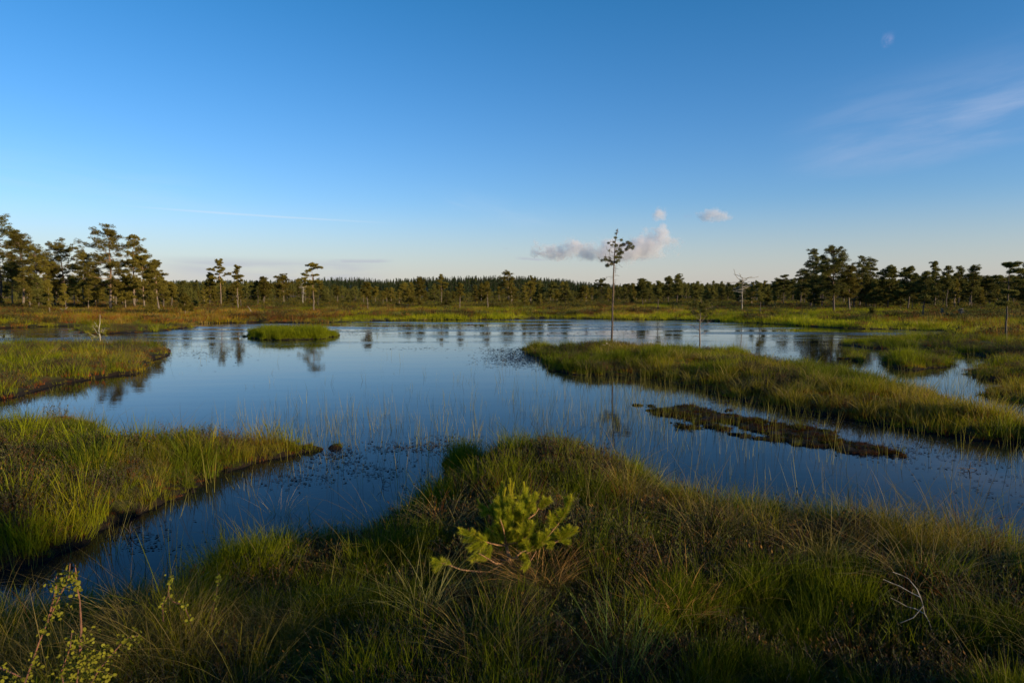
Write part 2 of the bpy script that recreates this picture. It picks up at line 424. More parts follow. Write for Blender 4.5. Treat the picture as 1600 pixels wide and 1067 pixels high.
def blade_set(rng, n, rad, h, w, lean, droop, segs=3, hv=.3, mi=0):
    """n grass blades as tapered strips"""
    V = []; Fs = []; base = 0
    for _ in range(n):
        a = rng.uniform(0, 2 * math.pi); r = rad * math.sqrt(rng.uniform()); hh = h * (1 + rng.uniform(-hv, hv)); ww = w * rng.uniform(.7, 1.3)
        az_ = a + rng.normal() * .8; ln = lean * abs(rng.normal()) + .03; dr = droop * rng.uniform(.3, 1.3)
        d = np.array([math.cos(az_), math.sin(az_), 0]); sd = rng.uniform(0, math.pi); sv_ = np.array([math.cos(sd), math.sin(sd), 0])
        p0 = np.array([r * math.cos(a), r * math.sin(a), -.03])
        for k in range(segs):
            t = k / segs; c = p0 + d * hh * (ln * t + dr * t * t) + np.array([0, 0, hh * (t - .45 * dr * t * t * t)])
            wk = ww * (1 - .55 * t) / 2
            V += [c - sv_ * wk, c + sv_ * wk]
        c = p0 + d * hh * (ln + dr) + np.array([0, 0, hh * (1 - .45 * dr)]); V.append(c)
        for k in range(segs - 1): Fs.append((base + 2 * k, base + 2 * k + 1, base + 2 * k + 3, base + 2 * k + 2))
        Fs.append((base + 2 * segs - 2, base + 2 * segs - 1, base + 2 * segs)); base += 2 * segs + 1
    return V, Fs


# tuft prototypes live in a collection that is not linked to the scene
PROTO = bpy.data.collections.new("tuft_library"); PROTO_N = []
def proto(me):
    o = bpy.data.objects.new("%02d_%s" % (len(PROTO_N), me.name), me); PROTO.objects.link(o); PROTO_N.append(me.name); return len(PROTO_N) - 1


def tuft(name, seed, n, rad, h, w, lean, droop, segs=3, hv=.3, mat=None):
    rng = np.random.default_rng(seed); V, Fs = blade_set(rng, n, rad, h, w, lean, droop, segs, hv)
    return proto(mesh_np(name, V, Fs, mat or M_sedge))


def leafy(name, seed, stems, rad, h, leaf, per, updir=.9, wd=.35, spread=.3):
    """dwarf shrub: upright stems set with small leaves"""
    rng = np.random.default_rng(seed); T = Tubes(); C = []; Dv = []
    for _ in range(stems):
        a = rng.uniform(0, 6.283); r = rad * math.sqrt(rng.uniform()); hh = h * rng.uniform(.6, 1.2)
        p0 = np.array([r * math.cos(a), r * math.sin(a), -.03]); d = np.array([rng.normal() * spread, rng.normal() * spread, 1.])
        top = p0 + d * hh
        T.add([p0, (p0 + top) / 2 + rng.normal(size=3) * .01, top], [.0022, .0018, .001], 3)
        for k in range(per):
            t = .35 + .65 * (k + rng.uniform()) / per; ang = k * 2.4
            C.append(p0 + d * hh * t); Dv.append([math.cos(ang), math.sin(ang), updir * rng.uniform(.6, 1.4)])
    V1 = np.concatenate(T.V); F1 = [tuple(f) for f in np.concatenate(T.F)]
    C = np.array(C); Dv = np.array(Dv); Dv /= np.linalg.norm(Dv, axis=1)[:, None]
    sd = np.cross(Dv, [0, 0, 1.]); sd /= np.linalg.norm(sd, axis=1)[:, None] + 1e-6
    L = leaf * rng.uniform(.7, 1.3, len(C))[:, None]
    V2 = np.stack([C, C + Dv * L * .5 + sd * L * wd / 2, C + Dv * L, C + Dv * L * .5 - sd * L * wd / 2], 1).reshape(-1, 3)
    F2 = [tuple(range(len(V1) + 4 * i, len(V1) + 4 * i + 4)) for i in range(len(C))]
    return proto(mesh_np(name, np.concatenate([V1, V2]), F1 + F2, [M_twig, M_shrubleaf], [0] * len(F1) + [1] * len(F2)))


# near set
NG = [tuft("near_sedge", 10 + i, 20, .07, .20, .0036, .16, .22, 4, .45) for i in range(4)]
NT_ = [tuft("tall_sedge", 20 + i, 7, .06, .42, .0034, .22, .35, 5, .3) for i in range(2)]
NS = [tuft("straw", 30 + i, 16, .06, .32, .0026, .60, .80, 5, .5) for i in range(3)]
NL = [leafy("leafy_shrub", 40 + i, 8, .09, .17, .026, 9, 1.0, .34) for i in range(3)]
NH = [leafy("heath", 50 + i, 14, .08, .13, .010, 16, .8, .4, .45) for i in range(2)]
NM = [tuft("moss_tips", 60 + i, 60, .10, .055, .006, .3, .1, 2, .4) for i in range(2)]
# middle distance
MG = [tuft("mid_sedge", 70 + i, 26, .15, .27, .0062, .15, .25, 3, .35) for i in range(4)]
MS = [tuft("mid_straw", 80 + i, 18, .13, .28, .006, .4, .6, 3, .4) for i in range(2)]
MH = [leafy("mid_heath", 90 + i, 16, .18, .20, .03, 9, .8, .4, .4) for i in range(3)]
MM = [tuft("mid_moss", 95 + i, 50, .2, .08, .014, .3, .1, 1, .4) for i in range(1)]
# far
FG = [tuft("far_sedge", 100 + i, 30, .45, .30, .016, .15, .25, 1, .4) for i in range(3)]
FH = [leafy("far_heath", 110 + i, 22, .45, .38, .085, 9, .8, .45, .45) for i in range(3)]
REED = [tuft("reed_stem", 120 + i, 2 + i, .10, .42, .0042, .10, .10, 3, .45) for i in range(3)]


def scatter_mod(o, coll):
    ng = bpy.data.node_groups.new("scatter", 'GeometryNodeTree')
    ng.interface.new_socket("Geometry", in_out='INPUT', socket_type='NodeSocketGeometry')
    ng.interface.new_socket("Geometry", in_out='OUTPUT', socket_type='NodeSocketGeometry')
    n = ng.nodes; l = ng.links
    gi = n.new('NodeGroupInput'); go = n.new('NodeGroupOutput')
    ci = n.new('GeometryNodeCollectionInfo'); ci.inputs['Collection'].default_value = coll
    ci.inputs['Separate Children'].default_value = True; ci.inputs['Reset Children'].default_value = True
    ip = n.new('GeometryNodeInstanceOnPoints'); ip.inputs['Pick Instance'].default_value = True
    def attr(nm, ty):
        a = n.new('GeometryNodeInputNamedAttribute'); a.data_type = ty; a.inputs['Name'].default_value = nm; return a.outputs['Attribute']
    l.new(gi.outputs[0], ip.inputs['Points']); l.new(ci.outputs[0], ip.inputs['Instance'])
    l.new(attr('idx', 'INT'), ip.inputs['Instance Index']); l.new(attr('rot', 'FLOAT_VECTOR'), ip.inputs['Rotation']); l.new(attr('scl', 'FLOAT_VECTOR'), ip.inputs['Scale'])
    l.new(ip.outputs[0], go.inputs[0])
    md = o.modifiers.new("scatter", 'NODES'); md.node_group = ng


def scatter(name, P, idx, rot, scl, tint, label, coll=PROTO, cat=None):
    n = len(P)
    if np.ndim(scl) == 1: scl = np.repeat(scl[:, None], 3, 1)
    me = mesh_np(name, P, np.zeros((0, 3), int), [], attrs={'idx': ('INT', idx.astype(np.int32)), 'rot': ('FLOAT_VECTOR', rot.astype(np.float32)),
                 'scl': ('FLOAT_VECTOR', scl.astype(np.float32)), 'tint': ('FLOAT_COLOR', np.concatenate([tint, np.ones((n, 1))], 1).astype(np.float32))})
    o = ob(name, me); scatter_mod(o, coll); tag(o, label, cat, kind='stuff')
    return o


# ------------------------------------------------------------------ ground sheet and water
th_in = np.linspace(-R(44), R(44), 560); th_out = np.linspace(R(44), 2 * math.pi - R(44), 110)[1:-1]
TH = np.concatenate([th_in, th_out]); RR = np.concatenate([[.3, .9], np.geomspace(1.6, 110, 400), np.geomspace(114, 9000, 60)])
tg, rg = np.meshgrid(TH, RR)
gx = (np.sin(tg) * rg).ravel(); gy = (np.cos(tg) * rg).ravel()
gz, gwho, gsh = terrain(gx, gy)
gz = gz + np.where(gwho >= 0, (fbm(gx, gy, 9, 2, 77) - .5) * .05 * sstep(gsh, 0, .3), 0)
na, nr = len(TH), len(RR)
i = np.arange(nr - 1)[:, None] * na + np.arange(na)[None]; j = np.arange(nr - 1)[:, None] * na + (np.arange(na)[None] + 1) % na
quads = np.stack([i, i + na, j + na, j], -1).reshape(-1, 4)
gme = mesh_np("ground", np.stack([gx, gy, gz], 1), quads, M_ground, smooth=True)
tag(ob("ground", gme), kind='structure')
wv = [(-75, -9, 0), (70, -9, 0), (90, 90, 0), (-95, 90, 0)]
tag(ob("water", mesh_np("water", wv, np.array([[0, 1, 2, 3]]), M_water)), kind='structure')

# ------------------------------------------------------------------ bog vegetation
rng = np.random.default_rng(4)
LIME = np.array([.170, .185, .005]); GREEN = np.array([.082, .105, .005]); OLIVE = np.array([.095, .100, .008]); GOLD = np.array([.25, .185, .012])
STRAW = np.array([.30, .215, .075]); RUST = np.array([.17, .055, .012]); DARK = np.array([.038, .042, .008]); GREY = np.array([.13, .13, .030])


def polar(n, r0, r1, a=44, p=1.0):
    r = (rng.uniform(size=n) * (r1 ** p - r0 ** p) + r0 ** p) ** (1 / p); t = rng.uniform(-R(a), R(a), n)
    return r * np.sin(t), r * np.cos(t)


def pick(n, opts): return np.array(opts)[rng.integers(0, len(opts), n)]


def rots(n, tilt): return np.stack([rng.normal(size=n) * tilt, rng.normal(size=n) * tilt, rng.uniform(0, 6.283, n)], 1)


def plants(x, y, z, sh, who, sets, fz, hthr=.46):
    """choose kind, size and colour for every tuft from patch noise"""
    G, ST, H, MO = sets; n = len(x)
    a = fbm(x, y, fz, 3, 41); b = fbm(x, y, fz * .7, 3, 52); c = fbm(x, y, fz * 1.7, 2, 63); u = rng.uniform(size=n)
    idx = pick(n, G); scl = rng.uniform(.7, 1.25, n); tint = GREEN + (LIME - GREEN) * sstep(a + rng.normal(size=n) * .06, .38, .62)[:, None]
    tint = tint + (GOLD - tint) * (sstep(b + rng.normal(size=n) * .06, .55, .70) * .7)[:, None]
    hum = fbm(x, y, 3.2 if fz > .3 else .8, 2, 71); shr = np.maximum(sstep(c, hthr, hthr + .14), .8 * sstep(-hum, -.42, -.30)) * sstep(sh, .1, .6); k = u < shr * .72; scl = scl * (.55 + .85 * sstep(hum, .35, .70))
    idx[k] = pick(k.sum(), H); tint[k] = (DARK + (GREY - DARK) * (rng.uniform(size=k.sum()) ** 2)[:, None]); scl[k] = rng.uniform(.7, 1.3, k.sum()); br = k & (rng.uniform(size=n) < .35); tint[br] = np.array([.115, .058, .014]) * rng.uniform(.5, 1.4, (br.sum(), 1))
    k2 = (~k) & (rng.uniform(size=n) < .07 + .45 * sstep(b, .50, .66)); idx[k2] = pick(k2.sum(), ST)
    tint[k2] = OLIVE + (STRAW - OLIVE) * rng.uniform(.2, 1, k2.sum())[:, None]
    k3 = (rng.uniform(size=n) < .15 + .35 * sstep(b, .52, .62) + .35 * sstep(-hum, -.45, -.33)); idx[k3] = pick(k3.sum(), MO)
    tint[k3] = np.where(rng.uniform(size=(k3.sum(), 1)) < .5, RUST, np.where(rng.uniform(size=(k3.sum(), 1)) < .5, GOLD * .8, LIME * .8))
    tint = tint * rng.uniform(.75, 1.25, (n, 1))
    return idx, scl, tint


def bank(name, label, n, r0, r1, whos, sets, fz, tilt=.12, a=44, shoremin=-.02, p=1.0, smul=1.0, post=None, hthr=.46):
    x, y = polar(n, r0, r1, a, p); z, who, sh = terrain(x, y)
    k = np.isin(who, whos) & (sh > shoremin); x, y, z, who, sh = x[k], y[k], z[k], who[k], sh[k]
    idx, scl, tint = plants(x, y, z, sh, who, sets, fz, hthr)
    scl = scl * smul * (.65 + .35 * sstep(sh, 0, .25))
    if post: idx, scl, tint = post(x, y, sh, idx, scl, tint)
    return scatter(name, np.stack([x, y, z], 1), idx, rots(len(x), tilt), scl, tint, label)


def mk_near(x, y, sh, idx, scl, tint):
    k = rng.uniform(size=len(x)) < .028 * sstep(np.hypot(x, y), 3, 6); idx[k] = pick(k.sum(), NT_); scl[k] *= .9
    nr_ = sstep(np.hypot(x, y), 3.2, 6.0); scl = scl * (.72 + .28 * nr_); tint = tint * .78; e = sh < .5; ge = e & (rng.uniform(size=len(x)) < .75); idx[ge] = pick(ge.sum(), NG); tint[ge] = (GREEN * .6 + LIME * .4) * rng.uniform(.7, 1.2, (ge.sum(), 1))
    px_, py_, _ = ground_at(797, 884); dd = np.hypot(x - px_, y - py_)
    scl = scl * (.55 + .45 * sstep(dd, .2, .6)) * np.where((np.abs(x - px_) < .5) & (y < py_) & (y > py_ - .7), .75, 1)
    return idx, scl, tint


NEAR = (NG, NS, NL + NH, NM); MID = (MG, MS, MH, MM); FAR = (FG, FG, FH, FG)
bank("foreground_bog_grass", "dense sedge, straw and dwarf shrubs covering the foreground bank", 62000, 1.6, 11.5, [1], NEAR, .9, .16, a=60, post=mk_near, hthr=.375)
bank("left_bank_grass", "olive sedge and heath on the left bank beside the narrow channel", 52000, 5.5, 19, [2], (NG + MG[:2], NS, NL + MH[:1], NM), .7, .13, a=46, smul=.92)
bank("upper_left_grass", "yellow green sedge on the far left bank around the birch sapling", 38000, 13, 52, [3, 4], MID, .35, .10, a=46)


def mk_islet(x, y, sh, idx, scl, tint):
    n = len(x); tint = (GREEN * .5 + LIME * .65) * rng.uniform(.7, 1.2, (n, 1)); return pick(n, MG), scl * (.55 + .6 * sstep(sh, .0, .8)) * rng.uniform(.7, 1.2, n), tint
x, y = polar(9000, 27, 38, 20); z, who, sh = terrain(x, y); k = who == 5
bank("islet_grass", "bright green sedge covering the small oval islet", 60000, 27, 40, [5], MID, .35, .08, a=22, post=mk_islet)


def mk_island(x, y, sh, idx, scl, tint):
    k = (y > 22) & (x > 7.5) & (x < 13) & (rng.uniform(size=len(x)) < .6); tint[k] = LIME * rng.uniform(.8, 1.3, (k.sum(), 1)); idx[k] = pick(k.sum(), MG)
    return idx, scl * .85, tint
bank("island_grass", "green and rusty sedge, moss and heath on the long island", 90000, 8.5, 38, [6], MID, .38, .12, a=50, post=mk_island)
bank("patch_grass", "thin sedge on the low grassy patches by the right shore", 60000, 14, 32, [8, 9], MID, .5, .10, a=42, smul=1.0)


def mk_mat(x, y, sh, idx, scl, tint):
    n = len(x); r = rng.uniform(size=(n, 1)); tint = np.where(r < .35, RUST * .35, DARK * .6); i2 = pick(n, NM)
    s = r[:, 0] > .93; i2[s] = pick(s.sum(), NG); tint[s] = OLIVE * 1.3
    scl = scl * np.where(rng.uniform(size=n) < .5, .45, .9); return i2, scl, tint * rng.uniform(.6, 1.1, (n, 1))
bank("floating_moss", "low reddish brown mat of moss and twigs floating in the pond", 30000, 9, 17, [7], NEAR, .8, .2, a=42, post=mk_mat)


def mk_far(x, y, sh, idx, scl, tint):
    n = len(x); b = fbm(x * .35, y, .16, 3, 90); D = np.hypot(x, y)
    k = (rng.uniform(size=n) < .75 * (1 - sstep(sh, .5, 3.5)) * (x > -14)); idx[k] = pick(k.sum(), FG); tint[k] = (LIME * 1.10 + GOLD * .25) * rng.uniform(.75, 1.2, (k.sum(), 1))
    tint *= (.95 + .6 * b)[:, None]
    left = (x < -14) & (~k); tint[left] *= np.array([1.05, .92, .9])
    return idx, scl * np.where(D > 90, 1.15, .9), tint
bank("meadow_grass", "yellow green sedge and heath of the open bog beyond the pond", 118000, 38, 150, [0], FAR, .14, .10, a=52, p=.9, post=mk_far, hthr=.52)
bank("side_grass", "sedge and heath on the right shore behind the grassy patches", 42000, 10, 40, [0], MID, .3, .10, a=60)

# heath under the trees
x, y = polar(9000, 78, 260, 43, 1.0); z, who, sh = terrain(x, y); k = (who == 0) & (fbm(x, y, .05, 3, 12) + .25 * sstep(np.hypot(x, y), 70, 140) > .55)
x, y, z = x[k], y[k], z[k]; n = len(x)
scatter("heath_undergrowth", np.stack([x, y, z], 1), pick(n, FH), rots(n, .1), rng.uniform(.9, 1.9, n),
        (DARK * 1.2 + (GOLD - DARK) * .45 * rng.uniform(size=(n, 1))) * rng.uniform(.7, 1.2, (n, 1)), "dark heath and low scrub growing under the far pines")

# reeds standing in the water
x, y = polar(30000, 6, 36, 40, 1.0); z, who, sh = terrain(x, y)
patch = sstep(fbm(x, y, .28, 3, 15), .46, .66); near = np.exp(-np.maximum(-sh, 0) / .9)
u_ = 800 + F * x / y; v_ = HOR + CAMH * F / y
zone = np.exp(-((u_ - 930) / 260) ** 2 - ((v_ - 635) / 45) ** 2) + .8 * np.exp(-((u_ - 500) / 110) ** 2 - ((v_ - 665) / 30) ** 2) + .9 * np.exp(-((u_ - 1420) / 170) ** 2 - ((v_ - 600) / 25) ** 2)
k = (who == -1) & (rng.uniform(size=len(x)) < np.clip(.10 * patch + .20 * near + .9 * zone * (.3 + patch), 0, 1) * .72)
x, y = x[k], y[k]; n = len(x)
scatter("pond_reeds", np.stack([x, y, np.full(n, -.05)], 1), pick(n, REED), rots(n, .10), np.stack([np.full(n, 1.0), np.full(n, 1.0), rng.uniform(.4, 1.35, n)], 1),
        (OLIVE * 1.7 + (STRAW - OLIVE) * .7 * rng.uniform(size=(n, 1))) * rng.uniform(.6, 1.2, (n, 1)), "thin pale reed stems standing sparsely in the open water")

# floating leaves: small oval blades lying on the water
spots = [(815, 560, 46, 11, 2300), (800, 548, 50, 5, 500), (700, 512, 120, 4, 500), (1000, 512, 150, 4, 600), (640, 700, 75, 9, 360), (560, 735, 90, 14, 200), (530, 712, 40, 12, 260), (700, 690, 40, 12, 120), (470, 750, 60, 12, 120),
         (1390, 705, 55, 12, 260), (1130, 628, 50, 10, 160), (1300, 655, 70, 15, 140), (1480, 720, 70, 25, 120), (150, 570, 120, 12, 260), (330, 553, 60, 8, 240), (560, 520, 50, 5, 260), (650, 545, 60, 3, 90),
         (230, 845, 60, 20, 90), (1560, 750, 60, 30, 70), (900, 520, 160, 8, 400), (1180, 545, 90, 8, 300), (420, 540, 90, 4, 160), (1250, 560, 120, 8, 200), (680, 760, 50, 12, 90)]
V = []; nl = 0
for (u, v, su, sv_, n) in spots:
    for _ in range(n):
        uu = u + rng.normal() * su * .6; vv = max(v + rng.normal() * sv_ * .6, 503)
        X, Y = unp(uu, vv, 0); s = (.012 + .0014 * Y) * rng.uniform(.5, 1.3); a = rng.uniform(0, 6.28); tz = rng.normal() * .15
        for q in range(6):
            th = q * math.pi / 3; lx = s * math.cos(th); ly = s * .5 * math.sin(th)
            V.append((X + lx * math.cos(a) - ly * math.sin(a), Y + lx * math.sin(a) + ly * math.cos(a), .006 + max(0, lx * tz) + rng.uniform(0, .002)))
        nl += 1
V = np.array(V)
w = terrain(V[::6, 0], V[::6, 1])[1] == -1
V = V.reshape(-1, 6, 3)[w].reshape(-1, 3)
tag(ob("floating_leaves", mesh_np("floating_leaves", V, np.arange(len(V)).reshape(-1, 6), M_pad)), "scattered small dark leaves floating in drifts on the pond", kind='stuff')


# ------------------------------------------------------------------ pines
def pine_mesh(seed, H, Rc, style, K=40, leaf=.13, dead=False, rfac=1.0, tone=0):
    rg_ = np.random.default_rng(seed); T = Tubes(); B = Tubes(); pads = []
    conf = {  # crown start, number of limbs, pad radius, low angle, high angle, bare stubs
        'round': (.36, 40, .34, -4, 50, 8), 'broad': (.32, 52, .37, -8, 48, 10), 'cone': (.22, 38, .27, -2, 48, 5), 'flat': (.50, 22, .24, -4, 14, 10),
        'thin': (.50, 18, .20, 0, 45, 12), 'bush': (.12, 20, .20, 5, 55, 2), 'tall': (.50, 26, .27, -2, 45, 14), 'sapling': (.25, 14, .15, 5, 50, 6), 'dead': (.60, 22, .1, -6, 22, 14), 'layer': (.38, 36, .29, -6, 26, 10)}
    cs, nlb, pr, a0, a1, stubs = conf[style]
    pr *= min(1.12, max(.50, H / 6.0)) * .80
    r0 = H * (.014 if style in ('thin', 'sapling', 'tall', 'flat') else .018) * rfac
    k = 12; zz = np.linspace(0, 1, k); wx = np.cumsum(rg_.normal(size=k)) * H * .006; wy = np.cumsum(rg_.normal(size=k)) * H * .006; wx -= wx[0]; wy -= wy[0]
    lean = rg_.normal(size=2) * H * .018
    pts = np.stack([wx + lean[0] * zz, wy + lean[1] * zz, zz * H - .12], 1); pts[0, 2] = -.25
    rad = r0 * (1 - .86 * zz ** 1.1); rad[0] *= 1.35
    T.add(pts, rad, 7)
    def at(t): return np.array([np.interp(t, zz, pts[:, q]) for q in range(3)])
    def prof(t):
        if style in ('round',): return .45 + .75 * math.sin(math.pi * min(1, t * .8 + .22)) if t < .9 else .45
        if style == 'broad': return 1.1 * math.sin(math.pi * (t * .72 + .2)) + .1
        if style in ('cone', 'sapling', 'bush'): return (1 - t) ** .75 * .95 + .12
        if style == 'layer': return (1 - t) ** .5 * .85 + .22
        if style in ('flat', 'dead'): return .55 + .5 * math.sin(math.pi * t)
        return .35 + .7 * math.sin(math.pi * min(1, t + .1)) * .8
    ga = rg_.uniform(0, 6.28)
    layers = None
    if style == 'flat': layers = [0.0, .28, .55, .8, 1.0]
    for i in range(nlb):
        tt = (i + rg_.uniform(0, .9)) / nlb
        if layers: tt = layers[rg_.integers(0, len(layers))] * .97 + rg_.normal() * .015; tt = min(max(tt, 0), .98)
        t = cs + (1 - cs) * tt; az_ = ga + i * 2.4 + rg_.normal() * .5
        L = Rc * prof(tt) * rg_.uniform(.55, 1.2)
        if rg_.uniform() < .12: L *= .4
        if layers and tt > .9: L *= .55
        e = R(a0 + (a1 - a0) * tt ** 1.3 + rg_.normal() * 9)
        p = at(t); d = np.array([math.cos(az_) * math.cos(e), math.sin(az_) * math.cos(e), math.sin(e)])
        path = [p]; dd = d.copy()
        for q in range(5):
            dd = dd + rg_.normal(size=3) * .16 + np.array([0, 0, .05 if q > 2 else -.02]); dd /= np.linalg.norm(dd); path.append(path[-1] + dd * L / 5)
        rb = np.interp(t, zz, rad) * .42
        B.add(path, np.linspace(max(rb, .012), .007, 6) * (1.0 if style != 'dead' else 2.2), 4)
        npd = max(2, int(L / (pr * .85) * 1.5))
        npd = int(min(npd, 11) * 1.25)
        for q in range(npd if style != 'dead' else npd + 3):
            s = rg_.uniform(.38, 1.0) if L > .6 else rg_.uniform(.15, 1)
            c = np.array([np.interp(s * 5, range(6), np.array(path)[:, m]) for m in range(3)])
            off = rg_.normal(size=3) * np.array([1, 1, .15 if style == 'flat' else .45]) * pr * (.9 if s < .95 else .3) + np.array([0, 0, pr * .35])
            B.add([c, c + off * .55 + rg_.normal(size=3) * .02, c + off], [.008, .006, .004], 3)
            if style != 'dead': pads.append((c + off, pr * rg_.uniform(.35, .95)))
        if style != 'dead': pads.append((path[-1], pr * rg_.uniform(.5, .95)))
    if style != 'dead':
        for q in range(4): pads.append((at(1.0) + rg_.normal(size=3) * np.array([.6, .6, .4]) * pr * .8 - np.array([0, 0, pr * .3 * q]), pr * .75))
    for i in range(stubs):
        t = cs * rg_.uniform(.35, 1.05); a = rg_.uniform(0, 6.28); p = at(t); L = Rc * rg_.uniform(.08, .38)
        d = np.array([math.cos(a), math.sin(a), rg_.normal() * .25]); B.add([p, p + d * L * .5, p + d * L + np.array([0, 0, -.1 * L])], [.012, .008, .004], 3)
    crown = None
    if pads:
        Cc = np.array([p[0] for p in pads]); Rr = np.array([p[1] for p in pads]); n = len(pads)
        o = rg_.normal(size=(n, K, 3)); o /= np.linalg.norm(o, axis=2)[..., None]; o *= rg_.uniform(.25, 1, (n, K, 1)) ** .6
        o *= Rr[:, None, None] * np.array([1, 1, .40 if style == 'flat' else .58])
        C = (Cc[:, None] + o).reshape(-1, 3); dr = (o / Rr[:, None, None] + np.array([0, 0, .35]) + rg_.normal(size=o.shape) * .45).reshape(-1, 3)
        Vv = leaf_tris(C, dr, leaf * rg_.uniform(.7, 1.3, len(C)), leaf * .26, rg_)
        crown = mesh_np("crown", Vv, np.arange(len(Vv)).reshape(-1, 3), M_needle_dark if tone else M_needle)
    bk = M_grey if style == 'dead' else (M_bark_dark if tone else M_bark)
    return T.mesh("trunk", bk), B.mesh("branches", bk), crown


def put_tree(name, loc, meshes, label, cat='tree', group=None, rz=0, scale=1.0, twigs=None):
    root = bpy.data.objects.new(name, None); COL.objects.link(root); root.location = loc; root.rotation_euler.z = rz; root.scale = (scale,) * 3
    for nm, me in zip(('trunk', 'branches', 'crown'), meshes):
        if not me: continue
        if isinstance(me, list):
            for m_ in me: ob('branch', m_, root)
        else:
            c_ = ob(nm, me, root)
            if nm == 'branches': c_['kind'] = 'stuff'
    if twigs: tag(ob('twigs', twigs, root), kind='stuff')
    tag(root, label, cat, group); return root


